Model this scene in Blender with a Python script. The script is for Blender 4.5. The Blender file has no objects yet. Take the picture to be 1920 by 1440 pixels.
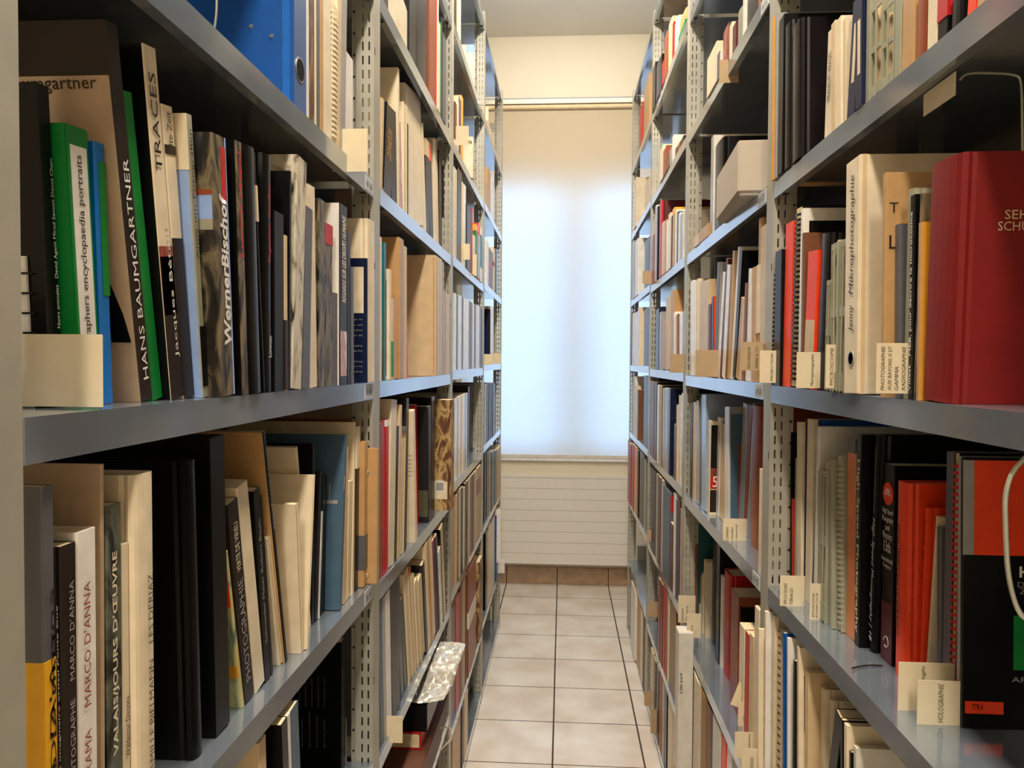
import bpy, bmesh, math, random
from mathutils import Vector, Matrix
random.seed(7)
sc = bpy.context.scene
COL = bpy.context.scene.collection
# ================================================================ camera, sky, lights, exposure
EYE = 1.537
F, YAW, PIT, ROL = 1454.0, 0.0653, 0.0280, 0.0065      # focal length in px of the 1920 px wide frame
def _basis():
    cy, sy, cp, sp = math.cos(YAW), math.sin(YAW), math.cos(PIT), math.sin(PIT)
    fw = Vector((-sy*cp, cy*cp, -sp)); rt = Vector((cy, sy, 0)); up = Vector((-sy*sp, cy*sp, cp))
    c, s = math.cos(ROL), math.sin(ROL)
    return fw, rt*c + up*s, up*c - rt*s
FW, RT, UP = _basis()
cam_d = bpy.data.cameras.new('camera'); cam = bpy.data.objects.new('camera', cam_d); COL.objects.link(cam)
cam_d.sensor_width = 36; cam_d.lens = F/1920*36; cam_d.clip_start = .02
cam.matrix_world = Matrix(((RT.x, UP.x, -FW.x, 0), (RT.y, UP.y, -FW.y, 0), (RT.z, UP.z, -FW.z, EYE), (0, 0, 0, 1)))
sc.camera = cam
w = bpy.data.worlds.new('sky'); sc.world = w; w.use_nodes = True
w.node_tree.nodes['Background'].inputs[0].default_value = (.50, .72, 1, 1)
w.node_tree.nodes['Background'].inputs[1].default_value = .35
def area(name, loc, rot, sx, sy, power, col):
    d = bpy.data.lights.new(name, 'AREA'); d.shape = 'RECTANGLE'; d.size = sx; d.size_y = sy
    d.energy = power; d.color = col
    o = bpy.data.objects.new(name, d); COL.objects.link(o); o.location = loc; o.rotation_euler = rot
    return o
WARM = (1.0, .90, .76)
area('daylight', (0, 7.4, 1.9), (-math.pi/2, 0, 0), 4.2, 3.4, 160, (.33, .62, 1.0))
LAMPS = [(0.0, -1.7), (0.0, 0.7), (0.0, 2.6)]
LP = [50, 38, 34]
area('added_wall_light', (.03, 4.28, 3.655), (.45, 0, 0), 1.3, .12, 19, (1, .93, .82))  # unseen lamp added to brighten the wall above the window
for (lx, ly), lp in zip(LAMPS, LP):
    area('ceiling_lamp_light', (lx, ly, 3.30), (0, 0, 0), .16, 1.3, lp, WARM)
    area('added_ceiling_uplight', (lx, ly, 3.44), (math.pi, 0, 0), .16, 1.3, lp*.35, WARM)  # upward spill added to brighten the ceiling
sc.view_settings.view_transform = 'Standard'; sc.view_settings.look = 'None'
sc.view_settings.gamma = 1; sc.view_settings.use_curve_mapping = False
sc.view_settings.exposure = 0.55

# ---------------------------------------------------------------- reading the photograph
def proj(p):
    v = Vector(p) - Vector((0, 0, EYE)); d = v.dot(FW)
    return 960 + F*v.dot(RT)/d, 720 - F*v.dot(UP)/d
def ray(px, py): return (FW + RT*((px-960)/F) + UP*((720-py)/F))
def on_x(px, py, X):
    r = ray(px, py); t = X/r.x; return Vector((X, r.y*t, EYE + r.z*t))
def on_y(px, py, Y):
    r = ray(px, py); t = Y/r.y; return Vector((r.x*t, Y, EYE + r.z*t))
def z_at(X, Y, py):
    a, b = proj((X, Y, EYE-.5))[1], proj((X, Y, EYE+.5))[1]
    z = EYE - .5 + (py-a)/(b-a)
    a, b = proj((X, Y, z-.02))[1], proj((X, Y, z+.02))[1]
    return z - .02 + .04*(py-a)/(b-a)
AL, BR = .3557, .3847          # rack faces left and right of the camera
YPL = [.49+i for i in range(5)]; YPR = [.514+i for i in range(5)]

# ---------------------------------------------------------------- materials
def lin(c):
    return tuple(((v/255)/12.92 if v/255 <= .04045 else ((v/255+.055)/1.055)**2.4) for v in c) + (1,)
_M = {}
def nodes(name):
    m = bpy.data.materials.new(name); m.use_nodes = True
    nt = m.node_tree; return m, nt, nt.nodes['Principled BSDF']
def mat(rgb, rough=.55, metal=0, var=.12, scale=30, stretch=(1, 1, 1), spec=.4, bump=0, name=None):
    key = (rgb, rough, metal, var, scale, stretch, spec, bump)
    if key in _M: return _M[key]
    m, nt, b = nodes(name or 'surface_%d_%d_%d' % rgb)
    N, L = nt.nodes, nt.links
    tc = N.new('ShaderNodeTexCoord'); mp = N.new('ShaderNodeMapping'); mp.inputs['Scale'].default_value = stretch
    nz = N.new('ShaderNodeTexNoise'); nz.inputs['Scale'].default_value = scale; nz.inputs['Detail'].default_value = 5
    L.new(tc.outputs['Object'], mp.inputs[0]); L.new(mp.outputs[0], nz.inputs['Vector'])
    cr = N.new('ShaderNodeValToRGB'); c = lin(rgb)
    cr.color_ramp.elements[0].position = .3; cr.color_ramp.elements[1].position = .7
    cr.color_ramp.elements[0].color = tuple(v*(1-var) for v in c[:3])+(1,)
    cr.color_ramp.elements[1].color = tuple(min(1, v*(1+var*.5)) for v in c[:3])+(1,)
    L.new(nz.outputs['Fac'], cr.inputs[0]); L.new(cr.outputs[0], b.inputs['Base Color'])
    b.inputs['Roughness'].default_value = rough; b.inputs['Metallic'].default_value = metal
    b.inputs['Specular IOR Level'].default_value = spec
    if bump:
        bp = N.new('ShaderNodeBump'); bp.inputs['Strength'].default_value = bump; bp.inputs['Distance'].default_value = .002
        L.new(nz.outputs['Fac'], bp.inputs['Height']); L.new(bp.outputs[0], b.inputs['Normal'])
    _M[key] = m; return m
def mottle(name, cols, scale=14, stretch=(1, 1, 1), rough=.35, dist=1.2):
    if name in _M: return _M[name]
    m, nt, b = nodes(name); N, L = nt.nodes, nt.links
    tc = N.new('ShaderNodeTexCoord'); mp = N.new('ShaderNodeMapping'); mp.inputs['Scale'].default_value = stretch
    nz = N.new('ShaderNodeTexNoise'); nz.inputs['Scale'].default_value = scale; nz.inputs['Detail'].default_value = 8
    nz.inputs['Distortion'].default_value = dist
    L.new(tc.outputs['Object'], mp.inputs[0]); L.new(mp.outputs[0], nz.inputs['Vector'])
    cr = N.new('ShaderNodeValToRGB'); e = cr.color_ramp.elements
    n = len(cols)
    while len(e) < n: e.new(.5)
    for i, c in enumerate(cols):
        e[i].position = .32 + .36*i/(n-1); e[i].color = lin(c)
    L.new(nz.outputs['Fac'], cr.inputs[0]); L.new(cr.outputs[0], b.inputs['Base Color'])
    b.inputs['Roughness'].default_value = rough
    _M[name] = m; return m
CN = {  # code: (rgb, everyday colour word)
 'K': ((9, 9, 10), 'black'), 'D': ((38, 28, 24), 'dark brown'), 'Dk': ((32, 30, 31), 'charcoal'), 'S': ((88, 88, 92), 'grey'),
 'A': ((150, 148, 145), 'light grey'), 'W': ((224, 218, 210), 'white'), 'C': ((222, 205, 175), 'cream'),
 'P': ((205, 178, 138), 'buff'), 'Pk': ((176, 150, 122), 'beige'), 'T': ((182, 142, 94), 'tan'), 'Z': ((112, 70, 44), 'brown'),
 'R': ((182, 22, 26), 'red'), 'Rr': ((118, 17, 15), 'red cloth'), 'O': ((232, 62, 18), 'orange-red'), 'Y': ((226, 165, 30), 'yellow'),
 'Yo': ((206, 142, 42), 'ochre'), 'Yd': ((138, 98, 34), 'mustard'), 'G': ((6, 122, 48), 'green'), 'E': ((24, 112, 130), 'teal'),
 'Et': ((14, 70, 70), 'dark teal'), 'B': ((0, 74, 150), 'blue'), 'Bs': ((52, 88, 140), 'blue'), 'Bc': ((0, 108, 188), 'bright blue'),
 'N': ((20, 28, 58), 'navy'), 'M': ((84, 20, 26), 'maroon'), 'U': ((84, 48, 92), 'purple'), 'L': ((142, 168, 215), 'pale blue'),
 'Lb': ((150, 168, 195), 'blue-grey'), 'Sb': ((66, 92, 112), 'slate blue'), 'Sp': ((92, 88, 100), 'grey'), 'Dp': ((44, 26, 40), 'plum'),
 'X': ((140, 66, 34), 'rust'), 'F': ((78, 76, 54), 'olive'), 'H': ((150, 148, 126), 'grey-green'), 'Wp': ((205, 200, 188), 'off-white'),
 'Kg': ((15, 9, 12), 'black'), 'Or': ((210, 126, 78), 'peach')}
MOT = {
 'V': ([(8, 8, 8), (40, 34, 26), (120, 106, 80), (12, 12, 12)], 'dark photo-covered'),
 'Vb': ([(40, 22, 12), (90, 60, 34), (170, 150, 120)], 'brown patterned'),
 'Vg': ([(8, 10, 8), (34, 38, 32), (92, 96, 84), (24, 20, 10)], 'dark green photo-covered'),
 'Vt': ([(90, 110, 95), (168, 172, 128), (196, 168, 86), (150, 160, 130)], 'painted green'),
 'Vp': ([(206, 190, 180), (170, 120, 125), (225, 215, 200)], 'pinkish'),
 'Vr': ([(60, 14, 16), (130, 50, 40), (190, 120, 100)], 'dark red photo-covered'),
 'Vo': ([(58, 30, 15), (104, 62, 30), (190, 158, 100), (78, 44, 20)], 'worn brown'),
 'Q': ([(22, 18, 16), (176, 164, 142), (205, 196, 175), (120, 108, 90)], 'mottled grey-white')}
def cmat(code, rough=None):
    if code in MOT: return mottle('printed_'+code, MOT[code][0], 34, (1, 1, .45), .6 if code == 'Vo' else .35)
    r = {'K': .3, 'W': .26, 'A': .28, 'N': .3, 'D': .34, 'Dk': .34, 'Kg': .25, 'Rr': .6, 'B': .4, 'H': .35, 'Lb': .25}.get(code, .38)
    return mat(CN[code][0], r if rough is None else rough, spec=.25 if code in ('K', 'Kg', 'D', 'Dk', 'N', 'Rr') else .4)
def cword(code): return MOT[code][1] if code in MOT else CN[code][1]
PAGE = mat((214, 192, 152), .8, var=.3, scale=60, stretch=(1, 40, 1))
STEEL = mat((166, 177, 190), .13, metal=.75, var=.12, scale=9, spec=.8, name='grey_enamelled_steel')
STEELP = mat((168, 164, 150), .4, metal=.25, var=.14, scale=14, spec=.5, name='grey_perforated_steel')
CARD = mat((214, 198, 166), .8, var=.06)
DARK = mat((12, 12, 13), .6)
CHROME = mat((190, 190, 188), .25, metal=.9)
INK = mat((40, 34, 28), .7)

# ---------------------------------------------------------------- mesh helpers
def mesh_obj(name, bm, mats, parent=None, loc=None, recalc=True):
    if recalc: bmesh.ops.recalc_face_normals(bm, faces=bm.faces[:])
    me = bpy.data.meshes.new(name); bm.to_mesh(me); bm.free()
    for m in (mats if isinstance(mats, (list, tuple)) else [mats]): me.materials.append(m)
    o = bpy.data.objects.new(name, me); COL.objects.link(o)
    if parent: o.parent = parent
    if loc is not None: o.location = loc
    return o
def box(bm, x0, x1, y0, y1, z0, z1, mi=0):
    vs = [bm.verts.new((x, y, z)) for z in (z0, z1) for (x, y) in ((x0, y0), (x1, y0), (x1, y1), (x0, y1))]
    fs = [(3, 2, 1, 0), (4, 5, 6, 7), (0, 1, 5, 4), (1, 2, 6, 5), (2, 3, 7, 6), (3, 0, 4, 7)]
    for f in fs:
        fc = bm.faces.new([vs[i] for i in f]); fc.material_index = mi
def prism(bm, pts, z0, z1, mi=0, spine_x=None):
    a = [bm.verts.new((p[0], p[1], z0)) for p in pts]; b = [bm.verts.new((p[0], p[1], z1)) for p in pts]
    n = len(pts)
    f = [bm.faces.new(a[::-1]), bm.faces.new(b)]
    for i in range(n):
        fc = bm.faces.new((a[i], a[(i+1) % n], b[(i+1) % n], b[i]))
        if spine_x is not None:
            if abs(pts[i][0]) <= spine_x and abs(pts[(i+1) % n][0]) <= spine_x: fc.material_index = 1
        else: fc.material_index = mi
def tube(bm, pts, r, n=8, closed=False):
    rings = []
    pts = [Vector(p) for p in pts]
    for i, p in enumerate(pts):
        a = pts[max(i-1, 0)]; b = pts[min(i+1, len(pts)-1)]
        t = (b-a).normalized(); u = t.cross(Vector((.3, .5, .81))).normalized(); v = t.cross(u)
        rings.append([bm.verts.new(p + (u*math.cos(2*math.pi*k/n) + v*math.sin(2*math.pi*k/n))*r) for k in range(n)])
    for a, b in zip(rings, rings[1:]):
        for k in range(n): bm.faces.new((a[k], a[(k+1) % n], b[(k+1) % n], b[k]))
    bm.faces.new(rings[0]); bm.faces.new(rings[-1][::-1])
def tag(o, label, cat, group=None):
    o['label'] = label; o['category'] = cat
    if group: o['group'] = group
    return o
def struct(o): o['kind'] = 'structure'; return o
def empty(name, loc, rot=None):
    o = bpy.data.objects.new(name, None); COL.objects.link(o); o.location = loc; o.empty_display_size = .02
    if rot: o.rotation_euler = rot
    return o
def text(s, o0, right, up, length, height, m, parent, name='lettering', shear=0, bold=0, align='L'):
    """lettering as a thin mesh: o0 start of baseline, right/up unit vectors, fitted to length x height"""
    cu = bpy.data.curves.new('t', 'FONT'); cu.body = s; cu.size = 1; cu.shear = shear; cu.offset = bold
    cu.resolution_u = 2
    ob = bpy.data.objects.new('t', cu); COL.objects.link(ob)
    dg = bpy.context.evaluated_depsgraph_get(); dg.update()
    me = bpy.data.meshes.new_from_object(ob.evaluated_get(dg)); me.name = name
    bpy.data.objects.remove(ob); bpy.data.curves.remove(cu)
    xs = [v.co.x for v in me.vertices]; ys = [v.co.y for v in me.vertices]
    if not xs: return
    x0, x1, y0, y1 = min(xs), max(xs), min(ys), max(ys)
    right = Vector(right); up = Vector(up); n = right.cross(up)
    for v in me.vertices:
        v.co = Vector(o0) + right*((v.co.x-x0)/(x1-x0)*length) + up*((v.co.y-y0)/(y1-y0)*height) + n*.0003
    me.materials.clear(); me.materials.append(m)
    o = bpy.data.objects.new(name, me); COL.objects.link(o)
    if parent: o.parent = parent
    return o

# ================================================================ the room
XW = 2.6; YB = -2.6; YW = 5.357; ZC = EYE + 2.225
WALLM = mat((228, 218, 196), .8, var=.03, scale=3, name='cream_plaster')
CEILM = mat((232, 230, 224), .85, var=.03, scale=3, name='white_plaster')
def floor_mat():
    m, nt, b = nodes('floor_tiles'); N, L = nt.nodes, nt.links
    tc = N.new('ShaderNodeTexCoord'); sp = N.new('ShaderNodeSeparateXYZ'); L.new(tc.outputs['Object'], sp.inputs[0])
    def mth(op, a, b_=None):
        n = N.new('ShaderNodeMath'); n.operation = op
        for i, v in enumerate((a, b_)):
            if v is None: continue
            if isinstance(v, (int, float)): n.inputs[i].default_value = v
            else: L.new(v, n.inputs[i])
        return n.outputs[0]
    outs = []
    for ax, off, g in ((0, -.027, .0034), (1, 5.041, .0026)):
        q = mth('SUBTRACT', sp.outputs[ax], off); q = mth('DIVIDE', q, .352); q = mth('ADD', q, 50)
        fr = mth('FRACT', q); d = mth('MINIMUM', fr, mth('SUBTRACT', 1.0, fr)); outs.append(mth('LESS_THAN', d, g/.352))
    gr = mth('MAXIMUM', outs[0], outs[1])
    nz = N.new('ShaderNodeTexNoise'); nz.inputs['Scale'].default_value = 5; nz.inputs['Detail'].default_value = 8
    L.new(tc.outputs['Object'], nz.inputs['Vector'])
    cr = N.new('ShaderNodeValToRGB'); cr.color_ramp.elements[0].position = .35; cr.color_ramp.elements[1].position = .68
    cr.color_ramp.elements[0].color = lin((202, 188, 172)); cr.color_ramp.elements[1].color = lin((222, 215, 206))
    L.new(nz.outputs['Fac'], cr.inputs[0])
    mx = N.new('ShaderNodeMix'); mx.data_type = 'RGBA'; L.new(gr, mx.inputs[0]); L.new(cr.outputs[0], mx.inputs[6])
    mx.inputs[7].default_value = lin((58, 44, 36)); L.new(mx.outputs[2], b.inputs['Base Color'])
    rr = mth('MULTIPLY', gr, .5); rr = mth('ADD', rr, .3); L.new(rr, b.inputs['Roughness'])
    bp = N.new('ShaderNodeBump'); bp.inputs['Strength'].default_value = .4; bp.inputs['Distance'].default_value = .002
    L.new(mth('SUBTRACT', 1.0, gr), bp.inputs['Height']); L.new(bp.outputs[0], b.inputs['Normal'])
    return m
bm = bmesh.new(); box(bm, -XW, XW, YB, YW+.1, -.1, 0); struct(mesh_obj('floor', bm, floor_mat()))
bm = bmesh.new(); box(bm, -XW-.1, XW+.1, YB-.1, YW+.4, ZC, ZC+.1); struct(mesh_obj('ceiling', bm, CEILM))
bm = bmesh.new(); box(bm, -XW-.1, -XW, YB-.1, YW+.4, 0, ZC); struct(mesh_obj('wall_left', bm, WALLM))
bm = bmesh.new(); box(bm, XW, XW+.1, YB-.1, YW+.4, 0, ZC); struct(mesh_obj('wall_right', bm, WALLM))
bm = bmesh.new(); box(bm, -XW, XW, YB-.1, YB, 0, ZC); struct(mesh_obj('wall_back', bm, WALLM))
# window wall with its opening
ZS = z_at(0, YW, 858); ZH = z_at(0, YW, 187); WX0, WX1 = -.70, .78
bm = bmesh.new()
box(bm, -XW, WX0, YW, YW+.30, 0, ZC); box(bm, WX1, XW, YW, YW+.30, 0, ZC)
box(bm, WX0, WX1, YW, YW+.30, 0, ZS-.02); box(bm, WX0, WX1, YW, YW+.30, ZH, ZC)
struct(mesh_obj('wall_far', bm, WALLM))
# tiled skirting
skm = mat((164, 136, 108), .45, var=.25, scale=18, name='skirting_tile')
bm = bmesh.new(); zs0 = z_at(0, YW, 1063)
x = -.027 - .352*6
while x < 2.2:
    box(bm, x+.003, x+.349, YW-.012, YW, 0.002, zs0); x += .352
box(bm, -2.2, 2.2, YW-.006, YW, 0, zs0-.002, 1)
struct(mesh_obj('baseboard_far', bm, [skm, mat((60, 48, 40), .8)]))
# window: shutter box, frames, panes, handle
WHITE = mat((226, 224, 218), .4, var=.03)
zo = z_at(0, YW, 338)
win = struct(empty('window_1', (0, YW+.16, ZS)))
bm = bmesh.new()
yw = .0
box(bm, WX0, WX1, -.03, .10, zo-ZS, ZH-ZS)
mesh_obj('shutter_box', bm, WHITE, win)
bm = bmesh.new(); XM = on_y(1076, 600, YW+.1).x
box(bm, WX0, WX0+.06, -.02, .04, 0, zo-ZS); box(bm, WX1-.06, WX1, -.02, .04, 0, zo-ZS)
box(bm, XM-.055, XM+.055, -.03, .05, 0, zo-ZS); box(bm, WX0, WX1, -.02, .04, 0, .07); box(bm, WX0, WX1, -.02, .04, zo-ZS-.06, zo-ZS)
mesh_obj('window_frame', bm, WHITE, win)
gm, nt, b = nodes('window_glass'); b.inputs['Transmission Weight'].default_value = 1; b.inputs['Roughness'].default_value = 0
b.inputs['IOR'].default_value = 1.01; b.inputs['Base Color'].default_value = (1, 1, 1, 1)
for xa, xb in ((WX0+.06, XM-.055), (XM+.055, WX1-.06)):
    bm = bmesh.new(); box(bm, xa, xb, .008, .014, .07, zo-ZS-.06); mesh_obj('pane', bm, gm, win)
bm = bmesh.new(); zh = z_at(0, YW, 640)-ZS
box(bm, XM-.012, XM+.012, -.055, -.03, zh-.04, zh+.04); box(bm, XM-.01, XM+.01, -.075, -.055, zh-.1, zh+.03)
mesh_obj('window_handle', bm, mat((90, 88, 86), .4), win)
bm = bmesh.new(); box(bm, WX0-.04, WX1+.04, YW-.035, YW+.14, ZS-.022, ZS)
bmesh.ops.bevel(bm, geom=bm.edges[:], offset=.004, segments=2, affect='EDGES')
struct(mesh_obj('trim_1', bm, mat((236, 238, 240), .25, metal=.1)))['label'] = 'pale metal window sill'
# roller blind
bl = tag(empty('roller_blind', (0, YW-.03, ZS)), 'cream roller blind drawn down over the backlit window', 'blind')
bmat, nt, b = nodes('blind_cloth'); N, L = nt.nodes, nt.links
out = N['Material Output']; df = N.new('ShaderNodeBsdfDiffuse'); tr = N.new('ShaderNodeBsdfTranslucent'); mx = N.new('ShaderNodeMixShader')
df.inputs[0].default_value = lin((236, 214, 176)); tr.inputs[0].default_value = lin((228, 226, 226)); mx.inputs[0].default_value = .5
L.new(df.outputs[0], mx.inputs[1]); L.new(tr.outputs[0], mx.inputs[2]); L.new(mx.outputs[0], out.inputs[0]); N.remove(b)
bm = bmesh.new(); BX0, BX1 = WX0+.01, WX1-.01
n = 24
for i in range(n):
    xa = BX0+(BX1-BX0)*i/n; xb = BX0+(BX1-BX0)*(i+1)/n
    bm.faces.new([bm.verts.new(p) for p in ((xa, 0, .012), (xb, 0, .012), (xb, 0, ZH-ZS-.04), (xa, 0, ZH-ZS-.04))])
bmesh.ops.remove_doubles(bm, verts=bm.verts[:], dist=1e-5)
mesh_obj('blind_cloth', bm, bmat, bl)
bm = bmesh.new(); box(bm, BX0, BX1, -.006, .006, .001, .022); mesh_obj('bottom_bar', bm, mat((214, 208, 196), .4), bl)
bm = bmesh.new(); box(bm, BX0-.005, BX1+.005, -.03, .02, ZH-ZS-.045, ZH-ZS-.01)
bmesh.ops.bevel(bm, geom=bm.edges[:], offset=.003, segments=1, affect='EDGES')
mesh_obj('cassette', bm, mat((176, 168, 154), .4, metal=.3), bl)
bm = bmesh.new(); tube(bm, [(BX0, -.012, ZH-ZS-.062), (BX1, -.012, ZH-ZS-.062)], .016, 14)
mesh_obj('roller_tube', bm, mat((222, 198, 158), .5), bl)
bm = bmesh.new(); box(bm, WX0, WX1, YW-.034, YW-.002, ZH-.008, ZH+.004); struct(mesh_obj('trim_2', bm, mat((88, 92, 98), .35, metal=.5)))['label'] = 'dark metal rail above the blind'
# convector heater under the sill
rz0, rz1 = z_at(0, YW-.10, 1059), z_at(0, YW-.10, 897)
ra = tag(empty('convector_heater', (0, YW-.10, rz0)), 'long white panelled convector heater under the window', 'heater')
bm = bmesh.new(); h = rz1-rz0; RX0, RX1 = -.66, .74; k = 8
for i in range(k):
    za = h*i/k; zb = h*(i+1)/k
    box(bm, RX0, RX1, 0, .06, za+.0015, zb-.0015)
bmesh.ops.bevel(bm, geom=bm.edges[:], offset=.0012, segments=1, affect='EDGES')
box(bm, RX0+.004, RX1-.004, .004, .075, .004, h-.002)
mesh_obj('front_panel', bm, mat((222, 216, 206), .45, var=.02), ra)
bm = bmesh.new(); box(bm, RX0, RX1, .0, .095, h, h+.006); mesh_obj('top_grille', bm, mat((206, 202, 194), .4), ra)
bm = bmesh.new(); box(bm, -.4, -.36, .06, .099, .03, h-.03); box(bm, .44, .48, .06, .099, .03, h-.03); mesh_obj('wall_bracket', bm, STEEL, ra)
# ceiling lamps, and one added only to brighten the window wall
t = tag(empty('added_wall_lamp', (.03, 4.28, ZC)), 'unseen white lamp added near the window to brighten the far wall', 'lamp')
bm = bmesh.new(); box(bm, -.7, .7, -.09, .09, -.07, 0); mesh_obj('housing', bm, WHITE, t)
bm = bmesh.new(); box(bm, -.66, .66, -.07, .07, -.085, -.07); mesh_obj('diffuser', bm, mat((240, 230, 210), .5), t)
for (lx, ly) in LAMPS:
    t = tag(empty('ceiling_lamp', (lx, ly, 3.44)), 'long white hanging lamp over the aisle, out of the picture', 'lamp', 'ceiling lamps over the aisle')
    bm = bmesh.new(); box(bm, -.11, .11, -.7, .7, -.10, 0)
    mesh_obj('housing', bm, WHITE, t)
    em = mat((240, 230, 210), .5)
    bm = bmesh.new(); box(bm, -.09, .09, -.67, .67, -.125, -.10); mesh_obj('diffuser', bm, em, t)
    for yy in (-.5, .5):
        bm = bmesh.new(); tube(bm, [(0, yy, 0), (0, yy, ZC-3.44)], .004, 8); mesh_obj('suspension_rod', bm, CHROME, t)

# ================================================================ racks
LEV = {}
def levels(side, bay, ys, extra=()):
    X = -AL if side == 'L' else BR
    Y = (YPL if side == 'L' else YPR)[bay]
    zs = [z_at(X, Y, y) for y in ys] + list(extra)
    LEV[side+str(bay)] = zs
    return zs
Z = lambda r: EYE + r
levels('L', 1, [350, 715, 1076], [Z(-.765), Z(-1.13), Z(-1.49), Z(.70), Z(1.08), Z(1.50)])
levels('L', 2, [48, 266, 483, 701, 931, 1129], [Z(-1.13), Z(-1.49), Z(1.50)])
levels('L', 3, [52, 224, 384, 536, 690, 844, 990, 1178], [Z(-1.49)])
levels('L', 4, [187, 324, 446, 562, 682, 802, 922, 1062, 1158])
levels('R', 1, [352, 721, 1086], [Z(-.80), Z(-1.17), Z(-1.49), Z(.70), Z(1.08), Z(1.50)])
levels('R', 2, [40, 260, 482, 703, 921, 1170, 1375], [Z(-1.49), Z(1.50)])
levels('R', 3, [42, 220, 378, 538, 692, 847, 1010, 1158], [Z(-1.49)])
levels('R', 4, [184, 320, 443, 566, 685, 807, 933, 1046, 1170])
SIDEW = {'L': 'left', 'R': 'right'}
ORD = ['', 'first', 'second', 'third', 'fourth', 'fifth', 'sixth', 'seventh', 'eighth', 'ninth', 'tenth', 'eleventh', 'twelfth',
       'thirteenth', 'fourteenth', 'fifteenth', 'sixteenth', 'seventeenth', 'eighteenth', 'nineteenth', 'twentieth']
ORD += ['twenty-'+o for o in ORD[1:10]] + ['thirtieth'] + ['thirty-'+o for o in ORD[1:10]]
BAYW = {1: 'nearest bay', 2: 'second bay', 3: 'third bay', 4: 'window-end bay'}
def level_word(z):
    d = z - EYE
    if abs(d) < .12: return 'eye-level shelf'
    n = max(1, int(round(abs(d)/.37)))
    if d < -1.4: return 'lowest shelf'
    if d > 1.3: return 'top shelf'
    if n == 1: return 'shelf just %s eye level' % ('above' if d > 0 else 'below')
    return '%s shelf %s eye level' % (ORD[n], 'above' if d > 0 else 'below')
DEPTH = .30
def make_post(side, i, Yk):
    s = -1 if side == 'L' else 1; X = AL if side == 'L' else BR
    top = Z(1.545)
    r = tag(empty('rack_upright', (s*X, Yk, 0)),
            'perforated grey steel upright, %s' % (('frame at the camera end of the %s rack' if i == 0 else 'frame at the window end of the %s rack' if i == 4 else ORD[i+1]+' frame along the %s rack, counted from the camera') % SIDEW[side]),
            'rack upright', 'perforated uprights of the bookcases')
    key = 'post'+side
    if key in _M:
        for nm, me, lc in _M[key]:
            o = bpy.data.objects.new(nm, me); COL.objects.link(o); o.parent = r; o.location = lc
        return r
    out = []
    for nm, x0, m in (('front_post', 0, STEELP), ('rear_post', DEPTH-.045, STEELP)):
        bm = bmesh.new()
        # aisle flange, 50 mm wide, rounded edge
        fx = (x0 + (0 if x0 == 0 else .0435), x0 + (.0015 if x0 == 0 else .045))
        box(bm, s*fx[0], s*fx[1], -.05, -.001, 0, top)
        xs = [x0+.0016, x0+.0075, x0+.0105, x0+.0195, x0+.0225, x0+.034]
        # web with two rows of slots
        for a, b_ in ((xs[0], xs[1]), (xs[2], xs[3]), (xs[4], xs[5])): box(bm, s*a, s*b_, -.05, -.0485, 0, top)
        z = .01
        while z < top-.03:
            for a, b_ in ((xs[1], xs[2]), (xs[3], xs[4])): box(bm, s*a, s*b_, -.05, -.0485, z+.016, z+.026)
            z += .026
        # strip with round holes, set back a little
        a, b_ = x0+.0345, x0+.0435
        box(bm, s*a, s*b_, -.044, -.0425, 0, top)
        z = .03; n0 = len(bm.faces)
        while z < top-.02:
            bmesh.ops.create_cone(bm, cap_ends=True, segments=10, radius1=.0022, radius2=.0022, depth=.001,
                                  matrix=Matrix.Translation((s*(x0+.039), -.0446, z)) @ Matrix.Rotation(math.pi/2, 4, 'X')); z += .04
        for z in (.52, .92, 1.36, 1.71, 2.11, 2.42, 2.85):
            box(bm, s*(x0-.0004), s*(x0+.001), -.044, -.041, z, z+.013)
        bm.faces.ensure_lookup_table()
        for f in bm.faces[n0:]: f.material_index = 1
        o = mesh_obj(nm, bm, [m, DARK], r); out.append((nm, o.data, (0, 0, 0)))
    bm = bmesh.new()
    for z in (.12, 1.5, 2.85):
        box(bm, s*.044, s*(DEPTH-.045), -.046, -.044, z, z+.05)
    o = mesh_obj('cross_brace', bm, STEELP, r); out.append(('cross_brace', o.data, (0, 0, 0)))
    bm = bmesh.new(); box(bm, s*.0, s*.046, -.052, .002, 0, .006); o = mesh_obj('foot', bm, DARK, r); out.append(('foot', o.data, (0, 0, 0)))
    _M[key] = out
    return r
for i, Yk in enumerate(YPL): make_post('L', i, Yk)
for i, Yk in enumerate(YPR): make_post('R', i, Yk)
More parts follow.
